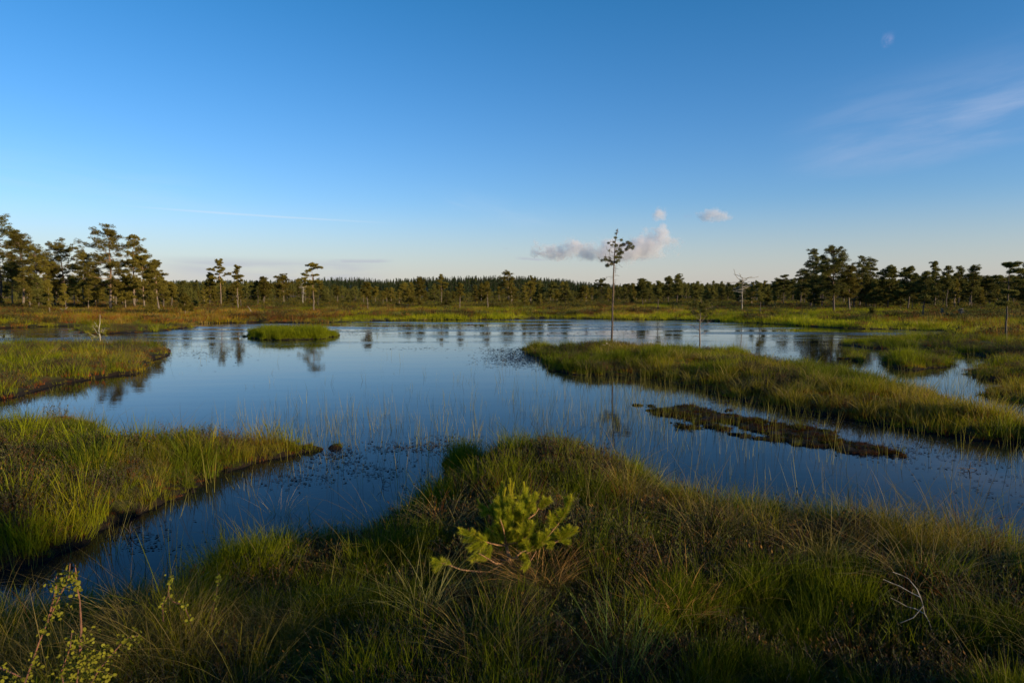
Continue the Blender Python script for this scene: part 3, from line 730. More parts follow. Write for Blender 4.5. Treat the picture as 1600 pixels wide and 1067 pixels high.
GT = "pines around the pond"
TREES = [  # u, v top, v base, style, crown half width in px, tone, name, label
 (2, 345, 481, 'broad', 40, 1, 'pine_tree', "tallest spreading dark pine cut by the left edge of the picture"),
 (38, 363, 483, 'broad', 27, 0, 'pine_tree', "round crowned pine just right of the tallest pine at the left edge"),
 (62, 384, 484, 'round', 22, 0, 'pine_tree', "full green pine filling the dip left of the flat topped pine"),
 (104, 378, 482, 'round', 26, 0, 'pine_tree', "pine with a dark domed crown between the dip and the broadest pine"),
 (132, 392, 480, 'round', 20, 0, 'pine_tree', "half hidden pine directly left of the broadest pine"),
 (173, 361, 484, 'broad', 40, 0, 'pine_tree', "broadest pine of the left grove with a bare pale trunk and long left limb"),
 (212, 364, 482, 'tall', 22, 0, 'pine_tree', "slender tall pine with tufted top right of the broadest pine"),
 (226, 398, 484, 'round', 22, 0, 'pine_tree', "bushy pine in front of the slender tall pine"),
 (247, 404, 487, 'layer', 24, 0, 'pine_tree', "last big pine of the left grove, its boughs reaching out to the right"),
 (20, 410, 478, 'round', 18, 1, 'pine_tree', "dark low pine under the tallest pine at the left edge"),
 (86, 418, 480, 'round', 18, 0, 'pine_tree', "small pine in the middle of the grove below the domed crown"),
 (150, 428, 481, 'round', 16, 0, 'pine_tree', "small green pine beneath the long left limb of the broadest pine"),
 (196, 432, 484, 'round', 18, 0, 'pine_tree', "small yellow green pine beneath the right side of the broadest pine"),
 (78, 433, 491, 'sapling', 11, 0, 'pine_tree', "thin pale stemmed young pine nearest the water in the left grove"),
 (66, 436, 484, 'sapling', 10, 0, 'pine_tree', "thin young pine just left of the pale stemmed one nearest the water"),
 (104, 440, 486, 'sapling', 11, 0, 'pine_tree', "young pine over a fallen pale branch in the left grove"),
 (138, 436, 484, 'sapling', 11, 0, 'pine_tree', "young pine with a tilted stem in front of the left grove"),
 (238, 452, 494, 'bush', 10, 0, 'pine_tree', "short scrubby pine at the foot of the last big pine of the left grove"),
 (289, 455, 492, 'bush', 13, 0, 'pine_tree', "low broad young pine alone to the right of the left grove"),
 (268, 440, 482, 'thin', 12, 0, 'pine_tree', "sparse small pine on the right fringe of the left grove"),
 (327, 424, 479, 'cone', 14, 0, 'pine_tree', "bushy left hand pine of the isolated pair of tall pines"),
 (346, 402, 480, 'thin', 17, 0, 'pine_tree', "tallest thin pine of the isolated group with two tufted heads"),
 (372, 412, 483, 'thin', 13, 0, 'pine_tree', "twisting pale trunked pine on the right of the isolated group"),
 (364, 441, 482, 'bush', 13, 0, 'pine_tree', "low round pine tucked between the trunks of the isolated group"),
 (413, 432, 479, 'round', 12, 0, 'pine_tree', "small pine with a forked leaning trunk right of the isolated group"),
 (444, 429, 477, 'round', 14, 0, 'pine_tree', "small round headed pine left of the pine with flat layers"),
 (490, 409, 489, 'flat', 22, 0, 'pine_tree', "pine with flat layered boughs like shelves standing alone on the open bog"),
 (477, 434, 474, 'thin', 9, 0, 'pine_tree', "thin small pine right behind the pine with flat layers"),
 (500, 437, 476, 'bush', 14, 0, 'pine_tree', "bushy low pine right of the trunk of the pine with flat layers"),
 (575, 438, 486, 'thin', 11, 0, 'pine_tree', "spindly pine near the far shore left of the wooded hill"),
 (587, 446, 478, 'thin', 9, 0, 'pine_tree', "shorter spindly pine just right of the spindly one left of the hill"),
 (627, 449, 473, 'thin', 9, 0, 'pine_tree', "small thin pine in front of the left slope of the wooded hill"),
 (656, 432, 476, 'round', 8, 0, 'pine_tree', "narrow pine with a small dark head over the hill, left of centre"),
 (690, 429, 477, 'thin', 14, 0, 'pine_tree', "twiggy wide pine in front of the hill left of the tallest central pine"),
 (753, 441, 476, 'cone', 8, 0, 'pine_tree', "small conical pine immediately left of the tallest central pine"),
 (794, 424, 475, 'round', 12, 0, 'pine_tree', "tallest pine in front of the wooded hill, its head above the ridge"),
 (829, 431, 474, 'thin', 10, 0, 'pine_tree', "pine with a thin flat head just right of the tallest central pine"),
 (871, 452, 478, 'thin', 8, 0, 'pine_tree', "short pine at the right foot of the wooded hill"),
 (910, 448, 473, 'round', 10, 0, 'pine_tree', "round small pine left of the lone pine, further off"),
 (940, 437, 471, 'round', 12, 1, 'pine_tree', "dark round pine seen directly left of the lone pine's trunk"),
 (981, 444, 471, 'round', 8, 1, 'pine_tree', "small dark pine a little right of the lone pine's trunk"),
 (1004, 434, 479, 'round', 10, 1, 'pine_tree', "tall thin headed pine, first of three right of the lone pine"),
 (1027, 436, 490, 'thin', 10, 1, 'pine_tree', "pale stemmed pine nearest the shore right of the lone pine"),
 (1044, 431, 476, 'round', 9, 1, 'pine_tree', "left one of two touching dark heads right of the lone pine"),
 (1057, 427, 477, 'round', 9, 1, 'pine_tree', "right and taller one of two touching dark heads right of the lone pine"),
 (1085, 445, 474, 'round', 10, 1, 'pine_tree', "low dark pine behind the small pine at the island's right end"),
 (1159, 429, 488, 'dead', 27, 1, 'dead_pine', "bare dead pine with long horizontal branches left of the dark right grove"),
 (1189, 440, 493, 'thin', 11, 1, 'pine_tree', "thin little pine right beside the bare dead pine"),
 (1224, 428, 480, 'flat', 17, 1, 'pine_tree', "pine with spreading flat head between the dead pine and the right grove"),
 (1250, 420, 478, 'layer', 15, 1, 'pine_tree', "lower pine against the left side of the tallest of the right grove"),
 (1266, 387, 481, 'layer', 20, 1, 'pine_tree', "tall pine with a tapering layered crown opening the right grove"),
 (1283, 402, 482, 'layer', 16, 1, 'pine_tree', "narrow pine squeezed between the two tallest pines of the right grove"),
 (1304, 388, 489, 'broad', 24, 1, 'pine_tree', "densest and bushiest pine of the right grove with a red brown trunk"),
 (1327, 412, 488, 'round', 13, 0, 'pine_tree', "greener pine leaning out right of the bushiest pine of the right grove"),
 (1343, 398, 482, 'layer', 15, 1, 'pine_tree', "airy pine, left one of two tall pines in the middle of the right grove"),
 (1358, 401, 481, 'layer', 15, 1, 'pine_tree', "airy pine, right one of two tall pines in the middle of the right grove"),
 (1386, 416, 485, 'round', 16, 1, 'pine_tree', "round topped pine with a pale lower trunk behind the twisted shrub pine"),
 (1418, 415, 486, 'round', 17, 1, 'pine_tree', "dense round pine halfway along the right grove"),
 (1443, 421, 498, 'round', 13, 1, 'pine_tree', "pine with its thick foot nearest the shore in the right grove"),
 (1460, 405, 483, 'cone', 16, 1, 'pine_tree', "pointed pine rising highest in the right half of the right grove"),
 (1478, 413, 487, 'tall', 11, 1, 'pine_tree', "narrow pine standing directly right of the pointed highest one"),
 (1497, 416, 482, 'tall', 13, 1, 'pine_tree', "thin brownish pine with sky gaps either side of its trunk"),
 (1516, 411, 486, 'layer', 14, 1, 'pine_tree', "last tall pine before the low ones left of the big shore pine"),
 (1540, 433, 482, 'round', 15, 1, 'pine_tree', "low wide pine left of the big shore pine"),
 (1574, 402, 532, 'flat', 27, 1, 'pine_tree', "big pine standing on the right shore with a tall bare trunk"),
 (1604, 412, 500, 'round', 20, 1, 'pine_tree', "pine cut by the right edge of the picture behind the big shore pine"),
 (1362, 478, 499, 'bush', 6, 1, 'shrub_pine', "stunted twisted shrub pine near the shore below the right grove"),
 (1502, 478, 499, 'dead', 5, 1, 'dead_sapling', "short dead sapling below the brownish pine of the right grove"),
 (1472, 478, 497, 'dead', 3, 1, 'dead_sapling', "thin dead stick right of the pine with a thick foot"),
]
for q, (u, vt, vb, st, wpx, tone, nm, lab) in enumerate(TREES):
    x, y, z = ground_at(u, vb); H = (vb - vt) / F * y * .955 - .05; Rc = wpx / F * y
    px_m = y / 680.0
    K = 60 if wpx > 15 else 44
    if y < 45: K = 95
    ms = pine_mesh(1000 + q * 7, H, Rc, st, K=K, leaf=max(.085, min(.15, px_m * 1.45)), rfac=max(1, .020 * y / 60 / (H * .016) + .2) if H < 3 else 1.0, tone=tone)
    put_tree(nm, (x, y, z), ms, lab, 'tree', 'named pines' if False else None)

# unseen pines added behind and right of the viewpoint to shade the foreground
SB = {}
for q, (s_, t_, H_) in enumerate([(2.3, 29, 7.2), (-.4, 27, 6.8), (-1.7, 30, 7.4), (-2.4, 27, 7.0), (5.15, 3.6, .95), (6.0, 4.6, 1.1), (4.3, 3.2, .62)]):
    x = .53 * s_ + .848 * t_; y = .848 * s_ - .53 * t_; kd = 0 if H_ > 2 else 1
    if kd not in SB: SB[kd] = pine_mesh(8000 + kd, 7.0 if kd == 0 else 1.0, 1.15 if kd == 0 else .40, 'thin' if kd == 0 else 'bush', K=40, leaf=.14 if kd == 0 else .07, tone=0)
    root = put_tree('pine_tree' if kd == 0 else 'shrub_pine', (x, y, hgt(x, y)), SB[kd], ("tall sparse pine added behind the viewpoint for shade, %s from the left" % ["fourth", "third", "second", "first"][q] if kd == 0 else "waist high shrub pine added beyond the right edge for shade, %s of three" % ["second", "farthest", "nearest"][q - 4]), 'tree', "added shade pines outside the picture", q * 1.3, H_ / (7.0 if kd == 0 else 1.0))

# smaller pines of the open belt, copies of ten kinds
kinds = []
for q in range(10):
    st = ['thin', 'cone', 'round', 'sapling', 'thin', 'round', 'cone', 'thin', 'bush', 'dead'][q]
    T_, B_, C_ = pine_mesh(3000 + q, 3.4, [.8, .9, .9, .7, .7, 1.0, .7, .8, 1.0, .7][q], st, K=20, leaf=.17, rfac=1.5, tone=q % 2)
    kinds.append((T_, B_, C_))
rr_ = random.Random(11)
placed = [ground_at(t[0], t[2])[:2] for t in TREES]; cnt = 0; tries = 0
first = {}
MARKS = [(8, "the tallest left pine"), (62, "the dip in the left grove"), (104, "the domed pine"), (173, "the broadest pine"), (212, "the slender tall pine"), (247, "the grove's last big pine"), (289, "the lone low pine"), (346, "the isolated tall pines"),
         (413, "the forked leaning pine"), (445, "the pair of round pines"), (490, "the flat layered pine"), (575, "the hillside spindly pines"), (627, "the hill's left slope"), (656, "the narrow dark headed pine"), (690, "the twiggy wide pine"), (753, "the conical pine"),
         (794, "the tallest central pine"), (829, "the thin flat head"), (871, "the hill's right foot"), (910, "the small round pine"), (956, "the lone pine"), (1004, "the thin headed pine"), (1027, "the pale stemmed pine"), (1057, "the two touching heads"), (1093, "the small island pine"),
         (1159, "the bare dead pine"), (1189, "the thin pine by the dead one"), (1224, "the spreading flat head"), (1266, "the tall layered pine"), (1304, "the bushiest pine"), (1350, "the two airy pines"), (1386, "the round topped pine"), (1418, "the dense round pine"), (1460, "the pointed highest pine"),
         (1497, "the brownish pine"), (1516, "the last tall pine"), (1540, "the low wide pine"), (1574, "the big shore pine")]
while cnt < 190 and tries < 6000:
    tries += 1
    u = rr_.uniform(-60, 1660); vb = rr_.choice([rr_.uniform(470.5, 477), rr_.uniform(473, 484)])
    if u < 300: vb = rr_.uniform(474, 486)
    if u > 1200: vb = rr_.uniform(473, 485)
    x, y, z = ground_at(u, vb)
    if any((x - a) ** 2 + (y - b) ** 2 < 1.5 for a, b in placed): continue
    if y < 60 and u > 300: continue
    placed.append((x, y)); q = rr_.randrange(10) if rr_.random() < .85 else 1
    if q == 9 and rr_.random() < .6: q = 0
    s = rr_.uniform(.55, 1.15) * (1.15 if (u < 260 or u > 1230) else .95) * (y / 110) ** .35
    form = ['spindly', 'conical', 'round headed', 'slim young', 'sparse', 'full', 'pointed', 'wispy', 'bushy low', 'bare dead'][q]
    gname = "little pines inside the left grove" if u < 300 else "little pines under the right grove" if u > 1230 else "little pines of the open belt beyond the meadow"
    mark = min(MARKS, key=lambda m: abs(m[0] - u)); du = u - mark[0]; back = (vb < 477.5) if u > 300 else (vb < 480)
    rel = "in line with" if abs(du) < 6 else ("just " if abs(du) < 20 else "some way ") + ("left of " if du < 0 else "right of ")
    lab = "%s%s little pine %s, %s %s" % ("taller " if s > .98 else "short " if s < .72 else "", form, "far back" if back else "nearer", rel.strip(), mark[1])
    lab = ("%s little pine %s at the picture's %s edge" % (form, "far back" if back else "nearer", "left" if u < 0 else "right")) if u < 0 or u > 1600 else lab; lab = lab.replace('taller ', 'tall ') if len(lab.split()) < 17 else lab.replace('little ', ''); grp = gname if 0 <= u <= 1600 else "little pines at the picture's edges"
    if (q, 0) not in first:
        root = put_tree('small_pine' if q != 9 else 'dead_small_pine', (x, y, z), kinds[q], lab, 'tree', grp, rr_.uniform(0, 6.28), s); first[(q, 0)] = root
    else:
        src = first[(q, 0)]; root = src.copy(); COL.objects.link(root); root.location = (x, y, z); root.rotation_euler.z = rr_.uniform(0, 6.28); root.scale = (s,) * 3
        root['label'] = lab; root['group'] = grp
        for ch in src.children:
            c = ch.copy(); c.parent = root; COL.objects.link(c)
    cnt += 1

# far forest: one mass of pines and spruces nobody could count
FOR = bpy.data.collections.new("forest_library"); nfo = 0
def join_meshes(ms, name):
    V = []; Fs = []; mi = []; mats = []; base = 0
    for k, me in enumerate(ms):
        v = np.empty(len(me.vertices) * 3, np.float32); me.vertices.foreach_get('co', v); V.append(v.reshape(-1, 3))
        Fs += [tuple(i + base for i in p.vertices) for p in me.polygons]; mi += [k] * len(me.polygons); base += len(me.vertices); mats.append(me.materials[0])
    return mesh_np(name, np.concatenate(V), Fs, mats, mi)
for q in range(6):
    T_, B_, C_ = pine_mesh(5000 + q, 6.0, [1.4, 1.2, 1.7, 1.3, 1.5, 1.1][q], ['round', 'cone', 'round', 'tall', 'layer', 'thin'][q], K=9, leaf=.38, tone=1, rfac=1.3)
    o = bpy.data.objects.new("%02d_forest_pine" % nfo, join_meshes([T_, C_], "forest_pine")); FOR.objects.link(o); nfo += 1
def spruce(seed):
    g = np.random.default_rng(seed); H = 11.0; n = 260; t = g.uniform(0, 1, n) ** 1.0; a = g.uniform(0, 6.28, n); r = (1 - t) * 1.9 * g.uniform(.4, 1, n) + .05
    C = np.stack([np.cos(a) * r * .3, np.sin(a) * r * .3, .8 + t * (H - .9)], 1); D_ = np.stack([np.cos(a), np.sin(a), -.25 + .5 * t], 1)
    V = leaf_tris(C, D_, r * .9 + .35, .75 * (1 - t) + .25, g)
    top = leaf_tris(np.array([[0, 0, H - 1.0]] * 3), np.array([[0, 0, 1.]] * 3), 1.3, .3, g); V = np.concatenate([V, top])
    T = Tubes(); T.add([(0, 0, -.3), (0, 0, H * .5), (0, 0, H)], [.16, .1, .02], 4)
    return join_meshes([mesh_np("s", V, np.arange(len(V)).reshape(-1, 3), M_spruce), T.mesh("t", M_bark_dark)], "forest_spruce")
for q in range(3):
    o = bpy.data.objects.new("%02d_forest_spruce" % nfo, spruce(q + 5)); FOR.objects.link(o); nfo += 1
x, y = polar(8400, 150, 620, 53, 1.0); z, who, sh = terrain(x, y); n = len(x); D = np.hypot(x, y)
dens = .35 + .65 * sstep(D, 170, 320); k = rng.uniform(size=n) < dens; x, y, z, D = x[k], y[k], z[k], D[k]; n = len(x)
u_ = 800 + F * x / y
side = 1 + .06 * sstep(u_, 1000, 1200) + .16 * sstep(u_, 1210, 1260) - .50 * sstep(u_, 480, 600) * (1 - sstep(u_, 880, 1000))
scl = rng.uniform(.45, 1.0, n) * side * np.where(D < 240, .75, 1.05)
scatter("far_pine_forest", np.stack([x, y, z], 1), rng.integers(0, 6, n), rots(n, .02), scl, np.ones((n, 3)), "distant belt of low bog pines along the whole horizon", FOR)
x, y = polar(9000, 640, 1250, 52, 1.0); z, who, sh = terrain(x, y); n = len(x)
scatter("hill_spruce_forest", np.stack([x, y, z], 1), rng.choice([6, 7, 8, 6, 7, 8, 0], n), rots(n, .02), rng.uniform(.65, 1.12, n), np.ones((n, 3)), "dark green spruce forest covering the low hill on the horizon", FOR)


# ------------------------------------------------------------------ the lone pine on the island and its small neighbour
def shape_tree(name, u, vb, vt, trunk, limbs, pads, label, seed, K=46, leaf=.06, pr=.085, r0=.045, unit=1.0, tone=1, bark=None, needle=None):
    """trunk, limbs and needle pads given in metres east, north and up from the foot, taken from the photograph"""
    g = np.random.default_rng(seed); x, y, z = ground_at(u, vb); s = y / F
    conv = lambda p: np.array([p[0] * s, (p[2] if len(p) > 2 else 0) * s, p[1] * s])
    T = Tubes(); tp = [conv(p) for p in trunk]; k = len(tp); T.add(tp, np.linspace(r0, .007, k), 8)
    B = Tubes(); TW = Tubes(); single = []
    for L in limbs:
        pts = [conv(p) for p in L[0]]; fine = [pts[0]]
        for a, b in zip(pts[:-1], pts[1:]): fine += [a + (b - a) * .5 + g.normal(size=3) * .012, b]
        b1 = Tubes(); b1.add(fine, np.linspace(L[1] * 1.25, .005, len(fine)), 5); single.append(b1.mesh("branch", bark or M_bark_dark)); B.V.append(b1.V[0])
        for q in range(L[2] if len(L) > 2 else 0):
            i0 = g.integers(1, len(fine)); d = g.normal(size=3) * .09; TW.add([fine[i0], fine[i0] + d * .6, fine[i0] + d + np.array([0, 0, .02])], [.006, .005, .003], 3)
    C = []; Dv = []
    pads = [tuple(p[:2]) + (p[2] * 1.4,) + tuple(p[3:]) for p in pads]
    for p in pads:
        c = conv(p[:2] + (p[3] if len(p) > 3 else g.normal() * 4,)); rr = p[2] * s
        near = min((np.linalg.norm(np.array(q) - c), i) for i, q in enumerate(np.concatenate([v for v in B.V]))) if B.V else None
        root = np.concatenate(B.V)[near[1]] if near else c; TW.add([root, (root + c) / 2 + g.normal(size=3) * .01, c], [.006, .005, .004], 3)
        kk = int(K * (rr / pr) ** 1.6) + 8
        o = g.normal(size=(kk, 3)); o /= np.linalg.norm(o, axis=1)[:, None]; o *= g.uniform(.1, 1, (kk, 1)) ** .5 * rr * np.array([1, 1, .8])
        C.append(c + o * .6); Dv.append(o / rr + np.array([0, 0, .3]) + g.normal(size=(kk, 3)) * .3)
    C = np.concatenate(C); Dv = np.concatenate(Dv); V = leaf_tris(C, Dv, leaf * g.uniform(.8, 1.3, len(C)), leaf * .20, g)
    return put_tree(name, (x, y, z), (T.mesh("trunk", bark or M_bark_dark), single, mesh_np("crown", V, np.arange(len(V)).reshape(-1, 3), needle or M_needle_dark)), label, twigs=TW.mesh("twigs", bark or M_bark_dark))


q_ = 1 / 4.85
def LP(x_, y_, d=0): return ((x_ - 379) * q_, (928 - y_) * q_, d)
rl = random.Random(3)
limbs = [([LP(394, 292), LP(430, 262, 4), LP(480, 248, 5), LP(525, 226, 6), LP(548, 212, 8)], .014, 6),
         ([LP(396, 240), LP(425, 222, -3), LP(465, 205, -5), LP(500, 190, -6)], .011, 5),
         ([LP(390, 330), LP(365, 322, 3), LP(330, 316, 5), LP(296, 322, 6), LP(278, 296, 6)], .010, 5),
         ([LP(389, 356), LP(365, 350, -4), LP(338, 356, -6)], .009, 3),
         ([LP(395, 205), LP(370, 208, 3), LP(345, 192, 5)], .008, 4), ([LP(396, 178), LP(372, 180, -3), LP(352, 188, -5)], .007, 4),
         ([LP(393, 262), LP(360, 258, 2), LP(338, 238, 4)], .007, 5), ([LP(392, 280), LP(355, 285, -4), LP(322, 296, -7)], .007, 5), ([LP(393, 222), LP(365, 225, 2), LP(350, 245, 4)], .006, 4),
         ([LP(398, 170), LP(425, 168, 2), LP(458, 165, 5)], .007, 4), ([LP(399, 150), LP(414, 115, 0), LP(416, 84, 0)], .009, 5),
         ([LP(391, 320), LP(420, 315, 3), LP(448, 300, 5)], .009, 5), ([LP(390, 345), LP(408, 340, 4), LP(432, 318, 8)], .008, 4),
         ([LP(388, 380), LP(404, 378, 2), LP(400, 400, 3)], .006, 3), ([LP(388, 320), LP(420, 345, 2), LP(452, 372, 3)], .005, 3)]
for k in range(26):
    yy = 300 + k * 13; xx = 379 + (928 - yy) * .025; sd = rl.choice([-1, 1]); ln = rl.uniform(5, 30 if yy < 480 else 14)
    limbs.append(([LP(xx, yy), LP(xx + sd * ln * .6, yy - ln * .25, rl.uniform(-3, 3)), LP(xx + sd * ln, yy - ln * .2 + rl.uniform(-3, 6), rl.uniform(-4, 4))], .005, 1))
limbs.append(([LP(383, 440), LP(350, 442, 2), LP(320, 460, 4)], .006, 3))
pads = [LP(395, 155)[:2] + (2.2,), LP(403, 120)[:2] + (1.4,), LP(410, 98)[:2] + (1.0,), LP(445, 170)[:2] + (2.2,), LP(405, 212)[:2] + (3.4,), LP(440, 212)[:2] + (2.8,), LP(462, 203)[:2] + (3.4,), LP(490, 188)[:2] + (3.0,), LP(510, 200)[:2] + (3.8,), LP(500, 222)[:2] + (3.2,), LP(520, 232)[:2] + (2.8,), LP(538, 216)[:2] + (2.0,), LP(480, 240)[:2] + (2.6,),
        LP(432, 240)[:2] + (3.0,), LP(445, 262)[:2] + (4.2,), LP(425, 275)[:2] + (3.4,), LP(440, 298)[:2] + (3.2,), LP(412, 298)[:2] + (3.0,), LP(420, 325)[:2] + (3.0,), LP(404, 335)[:2] + (2.8,), LP(372, 350)[:2] + (2.8,), LP(345, 358)[:2] + (3.8,), LP(358, 322)[:2] + (2.8,), LP(326, 316)[:2] + (3.4,), LP(298, 322)[:2] + (2.0,), LP(357, 302)[:2] + (1.8,),
        LP(378, 335)[:2] + (2.4,), LP(350, 192)[:2] + (1.8,), LP(372, 208)[:2] + (2.0,), LP(388, 185)[:2] + (2.0,), LP(408, 255)[:2] + (2.6,), LP(398, 300)[:2] + (2.2,), LP(352, 250)[:2] + (1.3,), LP(322, 298)[:2] + (1.2,)]
shape_tree('lone_pine', 956, 531, 358, [LP(378, 960), LP(379, 900), LP(382, 800), LP(381, 680), LP(387, 560), LP(386, 430), LP(391, 330), LP(395, 230), LP(399, 160), LP(408, 110), LP(415, 82)],
           limbs, pads, "lone tall slender pine with a lopsided sparse crown on the island hummock", 5, K=120, leaf=.066, pr=.085, r0=.055, bark=M_bark_dark)
sm = [([(0, 52), (-8, 58, 2), (-16, 66, 3)], .010, 4), ([(0, 56), (9, 62, -2), (19, 66, -3)], .010, 4), ([(-1, 28), (-6, 33, 2), (-14, 38, 3)], .010, 4), ([(0, 32), (8, 38, -2), (17, 44, -3)], .010, 4), ([(0, 40), (6, 46, 2), (12, 54, 4)], .008, 3), ([(0, 44), (-7, 50, -2), (-12, 57, -3)], .008, 3),
      ([(0, 22), (8, 24, 2), (13, 27, 3)], .007, 4), ([(0, 36), (-12, 36, 0), (-18, 37, 0)], .007, 3), ([(0, 18), (-6, 20), (-9, 19)], .005, 2), ([(0, 50), (2, 60, 3), (6, 66, 4)], .006, 2)]
shape_tree('small_island_pine', 1093, 543, 470, [(0, -3), (.5, 10), (0, 22), (-.5, 34), (.5, 48), (1, 64), (2, 79)], sm,
           [(rl.uniform(-17, 19), rl.uniform(54, 72), rl.uniform(2, 3.2)) for _ in range(26)] + [(rl.uniform(-9, 12), rl.uniform(66, 80), rl.uniform(1.6, 2.6)) for _ in range(12)],
           "small dark bushy topped pine at the right end of the island hummock", 8, K=90, leaf=.065, pr=.075, r0=.036, bark=M_bark)
shape_tree('birch_sapling', 157, 533, 490, [(0, -2), (-.5, 10), (-2, 18), (.5, 30), (1, 43)],
           [([(-2, 12), (-7, 17, 1), (-12, 24, 2)], .008, 3), ([(-1, 16), (5, 19, -1), (9, 22, -2)], .006, 3), ([(-1, 22), (-6, 28), (-9, 32)], .005, 2), ([(-1, 8), (-7, 9), (-14, 12)], .005, 2)],
           [(rl.uniform(-17, -1), rl.uniform(6, 28), rl.uniform(1.2, 2.2)) for _ in range(16)] + [(rl.uniform(0, 9), rl.uniform(8, 22), rl.uniform(1, 1.8)) for _ in range(8)],
           "small birch sapling with a bare pale leader on the upper left bank", 9, K=40, leaf=.055, pr=.06, r0=.028, bark=M_birch_bark, needle=M_birch_leaf)


M_candle = leaf_mat('pine_candle', (.42, .30, .05), .1, var=.2, freq=30)


